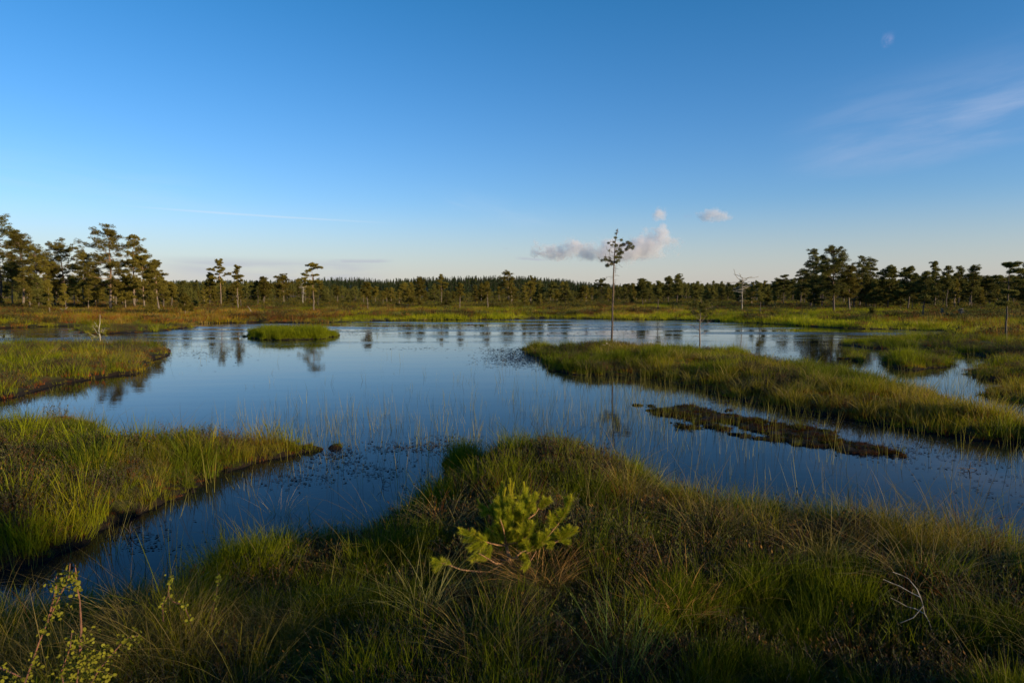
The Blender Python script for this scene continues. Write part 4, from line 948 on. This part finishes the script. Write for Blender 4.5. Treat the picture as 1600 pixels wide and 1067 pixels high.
# ------------------------------------------------------------------ the young pine in the foreground
def young_pine():
    g = np.random.default_rng(77); x, y, z = ground_at(797, 884); s = y / F / 6.667 * 1.02
    def c(p): return np.array([(p[0] - 790) * s, (p[2] if len(p) > 2 else 0) * .01, (925 - p[1]) * s * 1.17])
    T = Tubes(); T.add([c((800, 960)), c((792, 890)), c((775, 800)), c((752, 720))], [.016, .013, .011, .009], 8)
    B = Tubes()
    br = [[(752, 720), (725, 620, 1), (708, 480, 2), (705, 320, 2)], [(755, 715), (790, 640, -2), (830, 450, -3), (798, 255, -3)], [(745, 712), (660, 690, -3), (585, 668, -4), (500, 640, -5), (420, 575, -6)],
          [(765, 850), (715, 862, 3), (610, 858, 5), (540, 868, 6)], [(720, 870, -2), (640, 840, -6), (565, 780, -9), (470, 720, -11)], [(775, 830), (880, 800, -4), (1000, 720, -7), (1110, 640, -9), (1190, 565, -9), (1290, 465, -8), (1375, 350, -8), (1410, 240, -8)],
          [(790, 870), (900, 800, 4), (1030, 770, 8), (1150, 762, 12), (1280, 758, 14), (1400, 690, 15), (1500, 645, 15)], [(800, 900), (930, 880, -8), (1000, 790, -10), (1060, 700, -11)],
          [(755, 715), (850, 600, 5), (940, 440, 9), (950, 260, 12)], [(850, 600, 5), (960, 540, 12), (1060, 500, 16), (1140, 400, 18)], [(740, 690), (660, 560, 5), (590, 450, 9), (480, 420, 13)],
          [(720, 880), (560, 900, -10), (300, 850, -14), (140, 790, -15), (30, 770, -16)], [(700, 900, -5), (450, 960, -14), (180, 960, -18)], [(765, 700), (860, 640, -8), (960, 560, -13), (1005, 450, -14)], [(755, 700), (740, 600, -8), (720, 480, -14), (690, 400, -14)], [(840, 560, 0), (870, 480, -3), (890, 380, -4)]]
    singles = []; candles = []
    for b in br:
        pts = [c(p) for p in b]; B = Tubes(); B.add(pts, np.linspace(.0065, .0028, len(pts)), 5); singles.append(B.mesh('branch', M_bark_young))
    # shoots: start, end, new candle flag
    sh = []
    def shoot(a, b, cd=0): sh.append((c(a), c(b), cd))
    for a, b in [((706, 470, 2), (705, 320, 2)), ((706, 560, 2), (660, 400, 3)), ((706, 520, 2), (760, 400, 2)), ((815, 400, -3), (800, 255, -3)), ((825, 460, -3), (870, 330, -4)), ((825, 470, -3), (770, 340, -1)), ((820, 560, -2), (890, 420, -4)), ((800, 620, -2), (740, 500, 2)), ((790, 640, -2), (860, 560, -5)),
                 ((700, 470, 2), (640, 350, 8)), ((480, 650, -5), (400, 560, -6)), ((430, 600, -6), (290, 545, -7)), ((560, 665, -4), (470, 590, -7)), ((560, 670, -4), (480, 720, -7)), ((500, 650, -5), (380, 690, -9)), ((590, 680, -3), (560, 760, -8)), ((480, 700, -9), (400, 770, -12)), ((540, 640, -4), (560, 560, -4)), ((450, 640, -5), (330, 650, -2)),
                 ((600, 860, 5), (500, 870, 7)), ((560, 860, 5), (520, 820, 8)), ((560, 790, -9), (460, 760, -11)), ((1000, 720, -7), (1090, 640, -9)), ((1060, 690, -9), (1160, 590, -9)), ((1080, 660, -9), (1100, 560, -10)), ((1130, 620, -9), (1175, 540, -9)), ((1000, 730, -7), (960, 640, -10)), ((1060, 700, -8), (1030, 600, -6)),
                 ((1280, 470, -8), (1360, 360, -8)), ((1340, 400, -8), (1405, 260, -8)), ((1290, 460, -8), (1230, 400, -7)), ((1280, 480, -8), (1210, 480, -9)), ((1320, 420, -8), (1290, 360, -9)), ((1380, 340, -8), (1370, 260, -6)), ((1250, 500, -8), (1205, 420, -8)),
                 ((1300, 755, 14), (1400, 680, 15)), ((1360, 720, 15), (1490, 650, 15)), ((1330, 740, 14), (1420, 770, 17)), ((1340, 720, 14), (1290, 650, 12)), ((1400, 700, 15), (1425, 625, 15)), ((1280, 755, 14), (1200, 770, 12)), ((1330, 730, 14), (1260, 720, 18)), ((1350, 700, 14), (1370, 640, 14)),
                 ((940, 440, 9), (950, 260, 12)), ((940, 400, 9), (1010, 330, 11)), ((945, 450, 9), (1020, 420, 12)), ((1010, 400, 11), (1065, 310, 12)), ((900, 500, 7), (910, 380, 8)), ((930, 420, 9), (900, 320, 10)), ((1100, 460, 17), (1160, 370, 18)), ((1100, 460, 17), (1220, 380, 18)), ((1060, 500, 16), (1040, 420, 16)),
                 ((600, 470, 9), (470, 410, 13)), ((600, 480, 8), (600, 410, 10)), ((660, 560, 5), (620, 470, 7)), ((560, 440, 10), (500, 480, 12)), ((680, 600, 5), (620, 570, 8)), ((700, 640, 0), (640, 620, 5)),
                 ((120, 790, -15), (20, 760, -16)), ((200, 800, -15), (110, 770, -14)), ((110, 800, -15), (40, 830, -15)), ((240, 950, -17), (160, 970, -18)), ((960, 560, -13), (1010, 450, -14)), ((950, 580, -12), (960, 460, -13)), ((900, 620, -9), (980, 530, -14)), ((860, 640, -8), (920, 600, -12)), ((870, 700, -6), (960, 680, -9)), ((860, 560, 2), (900, 640, -6)),
                 ((880, 800, -4), (930, 760, -8)), ((900, 800, 0), (960, 830, -3)), ((1000, 790, -10), (930, 850, -12)), ((740, 560, -9), (720, 460, -12)), ((730, 520, -10), (680, 430, -13)), ((750, 600, -8), (800, 520, -12)), ((760, 640, -6), (830, 580, -12)), ((870, 480, -3), (880, 380, -4)), ((1180, 762, 12), (1230, 780, 12)), ((1030, 640, -5), (1035, 600, -5))]:
        shoot(a, b)
    for q in range(26):
        a_ = (g.uniform(660, 960), g.uniform(430, 720), g.uniform(-10, 12)); shoot(a_, (a_[0] + (a_[0] - 780) * .25 + g.normal() * 18, a_[1] - g.uniform(70, 130), a_[2] + g.normal() * 3))
    for a, b in [((705, 330, 2), (682, 215, 2)), ((705, 330, 2), (707, 140, 1)), ((708, 330, 2), (742, 205, 3)), ((798, 260, -3), (775, 150, -3)), ((798, 260, -3), (790, 95, -3)), ((800, 260, -3), (826, 135, -3)), ((805, 262, -3), (845, 262, -3)), ((1405, 270, -8), (1412, 215, -8)), ((1200, 430, -8), (1196, 365, -8)), ((1490, 655, 15), (1518, 625, 15)), ((1424, 630, 15), (1428, 595, 15)),
                 ((948, 270, 12), (935, 190, 12)), ((1062, 320, 12), (1072, 285, 12)), ((470, 415, 13), (440, 350, 13)), ((600, 415, 10), (603, 380, 10)), ((300, 550, -7), (265, 515, -7)), ((420, 580, -6), (425, 550, -6)), ((975, 470, -13), (970, 425, -13)), ((1010, 455, -14), (1010, 420, -14)), ((1290, 370, -9), (1298, 345, -9)), ((1030, 610, -5), (1030, 585, -5)), ((890, 390, -4), (892, 360, -4)), ((1162, 560, -9), (1158, 515, -9)), ((620, 480, 7), (622, 440, 7))]:
        shoot(a, b, 1)
    C = []; Dv = []; Ls = []; tip = []; cand = []; cdir = []
    SB = Tubes()
    for a, b, cd in sh:
        ax = b - a; L = np.linalg.norm(ax); ax = ax / L
        if not cd:
            ax2 = ax + np.array([0, 0, .25]); ax2 /= np.linalg.norm(ax2)
            SB.add([a, (a + b) / 2, b], [.0026, .0022, .0016], 4)
            n = int(L * 5600) + 90; t = g.uniform(.0, 1.05, n) ** .8; o = g.normal(size=(n, 3)); o -= (o @ ax)[:, None] * ax; o /= np.linalg.norm(o, axis=1)[:, None]
            C.append(a + ax * (L * t)[:, None] + o * .002); Dv.append(o * .75 + ax * g.uniform(.45, 1.1, (n, 1))); Ls.append(g.uniform(.024, .040, n)); tip.append(np.clip(g.normal(g.uniform(-.05, .28), .10, n) + .40 * (t > .80), 0, 1))
        else:
            cb = Tubes(); cb.add([a, (a + b) / 2, b], [.0042, .0040, .0020], 6); candles.append(cb.mesh('candle', M_candle))
            n = int(L * 7000) + 60; t = g.uniform(.12, 1, n); o = g.normal(size=(n, 3)); o -= (o @ ax)[:, None] * ax; o /= np.linalg.norm(o, axis=1)[:, None]
            C.append(a + ax * (L * t)[:, None] + o * .003); Dv.append(o * .35 + ax); Ls.append(g.uniform(.008, .015, n)); tip.append(np.full(n, .95))
    C = np.concatenate(C); Dv = np.concatenate(Dv); Ls = np.concatenate(Ls); tip = np.concatenate(tip)
    V = leaf_tris(C, Dv, Ls, .0017, g)
    root = bpy.data.objects.new("young_pine", None); COL.objects.link(root); root.location = (x, y, z - .02)
    tag(root, "young bright yellow green pine, waist of the foreground bank, with upright candles", "tree")
    ob("trunk", T.mesh("trunk", M_bark_young), root); tag(ob("shoots", SB.mesh("shoots", M_bark_young), root), kind='stuff')
    for m_ in singles: ob('branch', m_, root)
    for m_ in candles: ob('candle', m_, root)
    ob("needles", mesh_np("needles", V, np.arange(len(V)).reshape(-1, 3), M_needle_young, attrs={'tip': ('FLOAT', np.repeat(tip, 3).astype(np.float32))}), root)
    return x, y, z
root_xyz = young_pine()


# ------------------------------------------------------------------ dwarf birches at the lower left
def birch_shrub(name, label, Y, stems, clusters, zpx, seed, leaf=.0145):
    """stems and leaves from zoomed photo points (0,820 origin, four times enlarged) standing Y metres away"""
    g = np.random.default_rng(seed)
    def c(p):
        u, v = p[0] / 4, 820 + p[1] / 4; d = ray(u, v); t = (Y + (p[2] if len(p) > 2 else 0)) / d[1]; return np.array([0, 0, CAMH]) + d * t
    base = c(stems[0][0]); gz_ = hgt(base[0], base[1]); foot = np.array([base[0], base[1], gz_])
    stm = []; Lc = []
    for k, st in enumerate(stems):
        pts = [c(p) for p in st]
        if k == 0 or pts[0][2] < base[2] + .04: pts = [foot + (pts[0] - foot) * np.array([.4, .4, 0]) - np.array([0, 0, .04]), (foot + pts[0]) / 2] + pts
        T = Tubes(); T.add([p - foot for p in pts], np.linspace(.0045, .0016, len(pts)), 5); stm.append(T.mesh('stem', M_birch_stem))
        for a, b in zip(pts[2:-1] if len(pts) > 4 else pts[:-1], pts[3:] if len(pts) > 4 else pts[1:]):
            L = np.linalg.norm(b - a)
            for q in range(int(L / .009)): Lc.append(a + (b - a) * g.uniform() + g.normal(size=3) * .008)
    for cl in clusters:
        for q in range(int(cl[2] * 1.7)): Lc.append(c((cl[0] + g.normal() * cl[3], cl[1] + g.normal() * cl[3], g.normal() * .05)))
    V = []; Fs = []; b0 = 0
    for p in Lc:
        n = g.normal(size=3); n /= np.linalg.norm(n); a = np.cross(n, [0, 0, 1.]); a /= np.linalg.norm(a); b = np.cross(n, a); s = leaf * g.uniform(.6, 1.15) / 2
        V.append(p - foot + n * s * .25)
        for q in range(7): th = q * 2 * math.pi / 7; V.append(p - foot + s * (math.cos(th) * a + math.sin(th) * b * .9))
        Fs += [(b0, b0 + 1 + q, b0 + 1 + (q + 1) % 7) for q in range(7)]; b0 += 8
    root = bpy.data.objects.new(name, None); COL.objects.link(root); root.location = foot; tag(root, label, "shrub")
    for m_ in stm: ob("stem", m_, root)
    tag(ob("leaves", mesh_np("leaves", V, Fs, M_birch_leaf), root), kind='stuff')
M_birch_stem = bark_mat("dwarf_birch_stem", (.14, .055, .03), (.20, .08, .04), .2, .6, 30)
birch_shrub("dwarf_birch", "dwarf birch with small round yellow green leaves in the lower left corner", 2.5,
            [[(150, 1000), (200, 860), (245, 730), (300, 600), (390, 410), (430, 330), (438, 240)], [(300, 600), (325, 500), (350, 400), (352, 320)], [(500, 800), (508, 650), (500, 480), (482, 390), (470, 250)],
             [(480, 990), (490, 900), (500, 800)], [(560, 1000), (620, 900), (740, 760), (800, 700), (865, 690)], [(400, 1000), (380, 920), (440, 760), (450, 660)], [(0, 890), (90, 930), (150, 960)]],
            [(430, 350, 40, 30), (345, 390, 26, 22), (480, 380, 16, 20), (360, 540, 12, 24), (440, 500, 4, 14), (300, 590, 5, 16), (270, 660, 7, 18), (220, 860, 16, 20), (490, 740, 30, 50), (520, 860, 60, 60), (640, 840, 40, 55), (420, 930, 40, 50), (780, 720, 14, 40), (850, 700, 8, 20), (60, 970, 20, 40), (640, 980, 20, 40), (560, 690, 8, 30), (170, 960, 10, 20)], 0, 3)
birch_shrub("dwarf_birch_sprig", "leafy dwarf birch sprig arching right of the corner dwarf birch", 3.3,
            [[(1180, 720), (1190, 600), (1150, 500), (1085, 480), (1050, 440), (1062, 320)], [(1020, 600), (1015, 500), (1050, 440)]],
            [(1065, 350, 12, 14), (1025, 490, 8, 12), (1150, 500, 8, 16), (1185, 600, 6, 14)], 0, 4, .016)
birch_shrub("dwarf_birch_sprig", "single leaning leafy sprig, farthest right of the dwarf birches", 3.5,
            [[(1300, 700), (1320, 560), (1350, 440), (1362, 370), (1368, 300)]], [(1365, 330, 10, 8), (1330, 530, 8, 14), (1350, 440, 6, 12)], 0, 5, .016)


# ------------------------------------------------------------------ tussocks, dead wood
def tussock(u, v, n, h, lean, droop, colr, label, seed, rad=.08, w=.003):
    g = np.random.default_rng(seed); x, y, z = ground_at(u, v); V, Fs = blade_set(g, n, rad, h, w, lean, droop, 6, .4)
    m = leaf_mat("tussock_blade", colr, .3, var=.35, freq=8)
    tag(ob("grass_tussock", mesh_np("grass_tussock", V, Fs, m), loc=(x, y, z)), label, "grass tussock")
tussock(700, 845, 110, .36, .5, .9, (.36, .27, .09), "pale straw tussock arching left behind the young pine", 1, .09)
tussock(850, 905, 260, .24, .5, .8, (.30, .17, .055), "rusty straw tussock at the foot of the young pine", 2, .17)
tussock(665, 965, 90, .40, .35, .8, (.24, .22, .07), "tall arching sedge tussock left of the young pine's foot", 3, .08)
tussock(760, 1030, 150, .32, .4, .6, (.30, .21, .06), "golden sedge tussock at the bottom centre of the picture", 4, .14)
tussock(975, 1055, 60, .42, .25, .3, (.10, .15, .03), "long green sedge tussock at the bottom right of centre", 5, .12)
tussock(1110, 845, 120, .34, .5, .7, (.30, .22, .08), "straw tussock on the bank right of the young pine", 6, .16)
tussock(1060, 960, 150, .28, .5, .6, (.32, .17, .055), "orange brown tussock in the lower right foreground", 7, .17)
tussock(1290, 880, 120, .30, .5, .7, (.26, .20, .06), "dry golden tussock halfway up the right foreground", 8, .17)
tussock(1440, 925, 110, .42, .7, 1.1, (.34, .25, .10), "wind bent straw tussock above the pale dead branch", 9, .12)
tussock(440, 805, 40, .32, .5, .5, (.34, .27, .12), "dry pale stalks at the water edge in front of the channel", 10, .08)
tussock(1540, 905, 120, .30, .5, .6, (.22, .19, .05), "mixed olive tussock near the right edge of the foreground", 11, .18)
tussock(225, 985, 90, .34, .35, .5, (.20, .15, .05), "brownish sedge tussock right of the corner dwarf birch", 12, .10)
tussock(990, 770, 130, .30, .5, .6, (.30, .24, .07), "golden dry tussock on the crest behind the young pine", 13, .22)


def sticks(name, u, v, paths, rad, label, mat, zoff=.03, cat="dead wood"):
    x, y, z = ground_at(u, v); s = y / F; T = Tubes(); g = np.random.default_rng(int(u))
    for k, p in enumerate(paths):
        pts = [np.array([q[0] * s, (q[2] if len(q) > 2 else 0) * s, q[1] * s]) for q in p]; fine = [pts[0]]
        for a, b in zip(pts[:-1], pts[1:]): fine += [(a + b) / 2 + g.normal(size=3) * np.linalg.norm(b - a) * .06, b]
        T.add(fine, np.linspace(rad if k == 0 else rad * .6, rad * .35, len(fine)), 6)
    tag(ob(name, T.mesh(name, mat), loc=(x, y, max(z, 0) + zoff)), label, cat)
sticks("dead_branch", 1468, 1020, [[(14, -8, -20), (2, 4, 0), (-6, 20, 12), (-16, 48, 18), (-19, 74, 26)], [(-17, 60, 20), (-35, 42, 16), (-52, 30, 22)], [(-19, 72, 24), (-45, 84, 40), (-68, 92, 50)], [(-19, 70, 24), (-30, 96, 42), (-52, 104, 50)], [(-17, 48, 18), (-38, 54, 30), (-62, 66, 36)]],
       .0045, "pale crooked dead branch lying in the dark lower right corner", M_grey)
sticks("driftwood_stick", 951, 547, [[(-4, 5), (0, 3), (4, -1)], [(-10, 3), (-6, 2), (-4, 4)]], .025, "short pale stick lying on the island below the lone pine", M_grey, .12)
sticks("dead_twig", 597, 757, [[(3, -8), (0, 6), (-3, 24)], [(0, 6), (6, 10), (11, 10)], [(-1, 12), (-7, 16), (-9, 20)], [(1, 3), (8, 4), (14, 1)]], .005, "bare reddish twig sticking out of the water behind the foreground bank", M_birch_stem, 0)
sticks("dead_twig", 203, 838, [[(0, -6), (2, 5), (10, 14), (24, 22)], [(1, 4), (-3, 10), (-10, 20)], [(4, 8), (14, 8), (22, 3)], [(2, 5), (0, 16), (4, 24)]], .006, "dark drowned twig in the narrow channel on the left", M_bark_dark, 0)
sticks("dead_twig", 1512, 735, [[(0, -4), (3, 4), (4, 14)], [(2, 2), (-8, 4), (-16, 3)], [(3, 4), (10, 3), (18, -1)]], .008, "dark forked twig floating in the open water on the right", M_bark_dark, 0)
sticks("fallen_branch", 101, 490, [[(-8, 0), (0, 4), (6, 9)], [(-1, 3), (-5, 5), (-7, 6)]], .05, "fallen pale branch at the front of the left grove", M_grey, .1)
sticks("leaning_stick", 393, 491, [[(3, -2), (-3, 8), (-6, 12)]], .04, "thin pale stick leaning on the open bog right of the isolated pines", M_grey, .0)


# ------------------------------------------------------------------ cumulus clouds, real volumes far behind the forest
def cloud(name, label, lumps, dist, dens, seed, edge=.95):
    """lumps: photo u, v and radius in px; the cloud hangs DIST metres away"""
    m, N, o = new_mat("cloud_vapour")
    lumps = [(a, b, c * 1.25, d * 1.1) for a, b, c, d in lumps]
    cu = sum(l[0] for l in lumps) / len(lumps); cv = sum(l[1] for l in lumps) / len(lumps); s = dist / F
    d = ray(cu, cv); C0 = np.array([0, 0, CAMH]) + d * dist / d[1]
    t = N.n.new('ShaderNodeTexCoord'); P = t.outputs['Object']
    big = max(l[2] for l in lumps) * s
    nv = N.n.new('ShaderNodeTexNoise'); N.l.new(P, nv.inputs['Vector']); nv.inputs['Scale'].default_value = 1.0 / (big * 1.1); nv.inputs['Detail'].default_value = 3
    nz = N.noise(P, 1.0 / (big * .34), 7, .66)
    P = N.vm('ADD', P, N.vm('SCALE', N.vm('SUBTRACT', nv.outputs['Color'], (.5, .5, .5)), sc=big * 2.2))
    fld = None
    lo = np.full(3, 1e9); hi = -lo
    g = np.random.default_rng(seed)
    for (u, v, r_, fl) in lumps:
        c = np.array([(u - cu) * s, g.normal() * r_ * s * .3, -(v - cv) * s]); rr = r_ * s
        dv = N.vm('MULTIPLY', N.vm('SUBTRACT', P, tuple(c)), (1 / (rr * fl), 1 / (rr * 1.2), 1 / rr))
        f = N.m('SUBTRACT', 1.0, N.vm('LENGTH', dv)); fld = f if fld is None else N.m('MAXIMUM', fld, f)
        e = np.array([rr * fl, rr * 1.2, rr]) * 1.5; lo = np.minimum(lo, c - e); hi = np.maximum(hi, c + e)
    q = N.m('ADD', fld, N.m('MULTIPLY', N.m('SUBTRACT', nz, .54), 2 * edge))
    den = N.mp(q, .0, .60, 0, dens)
    pv = N.n.new('ShaderNodeVolumePrincipled'); pv.inputs['Color'].default_value = (.84, .85, .91, 1); pv.inputs['Anisotropy'].default_value = .1
    N.put(pv.inputs['Density'], den); N.l.new(pv.outputs[0], o.inputs['Volume'])
    V = [(x_, y_, z_) for x_ in (lo[0], hi[0]) for y_ in (lo[1], hi[1]) for z_ in (lo[2], hi[2])]
    Fc = np.array([(0, 1, 3, 2), (4, 6, 7, 5), (0, 4, 5, 1), (2, 3, 7, 6), (0, 2, 6, 4), (1, 5, 7, 3)])
    o2 = ob(name, mesh_np(name, V, Fc, m), loc=C0); tag(o2, label, "cloud"); return o2
cloud("cloud", "long low grey and pink cumulus bank behind the lone pine", [(852, 387, 8, 3.0), (875, 390, 11, 3.2), (910, 392, 13, 2.8), (955, 393, 14, 2.3), (985, 388, 15, 1.9), (1010, 383, 19, 1.5), (1031, 372, 15, 1.0), (1046, 379, 12, 1.2), (1000, 396, 12, 2.8)], 3000, .030, 1)
cloud("cloud", "small pointed white cloud at the right of the group above the bank", [(1103, 337, 8, 1.4), (1118, 336, 9, 2.2), (1132, 339, 6, 1.8)], 3000, .024, 2, .6)
cloud("cloud", "tiny round white puff left of the small pointed cloud", [(1033, 334, 9, 1.0), (1029, 337, 7, 1.2)], 3000, .020, 3, .6)
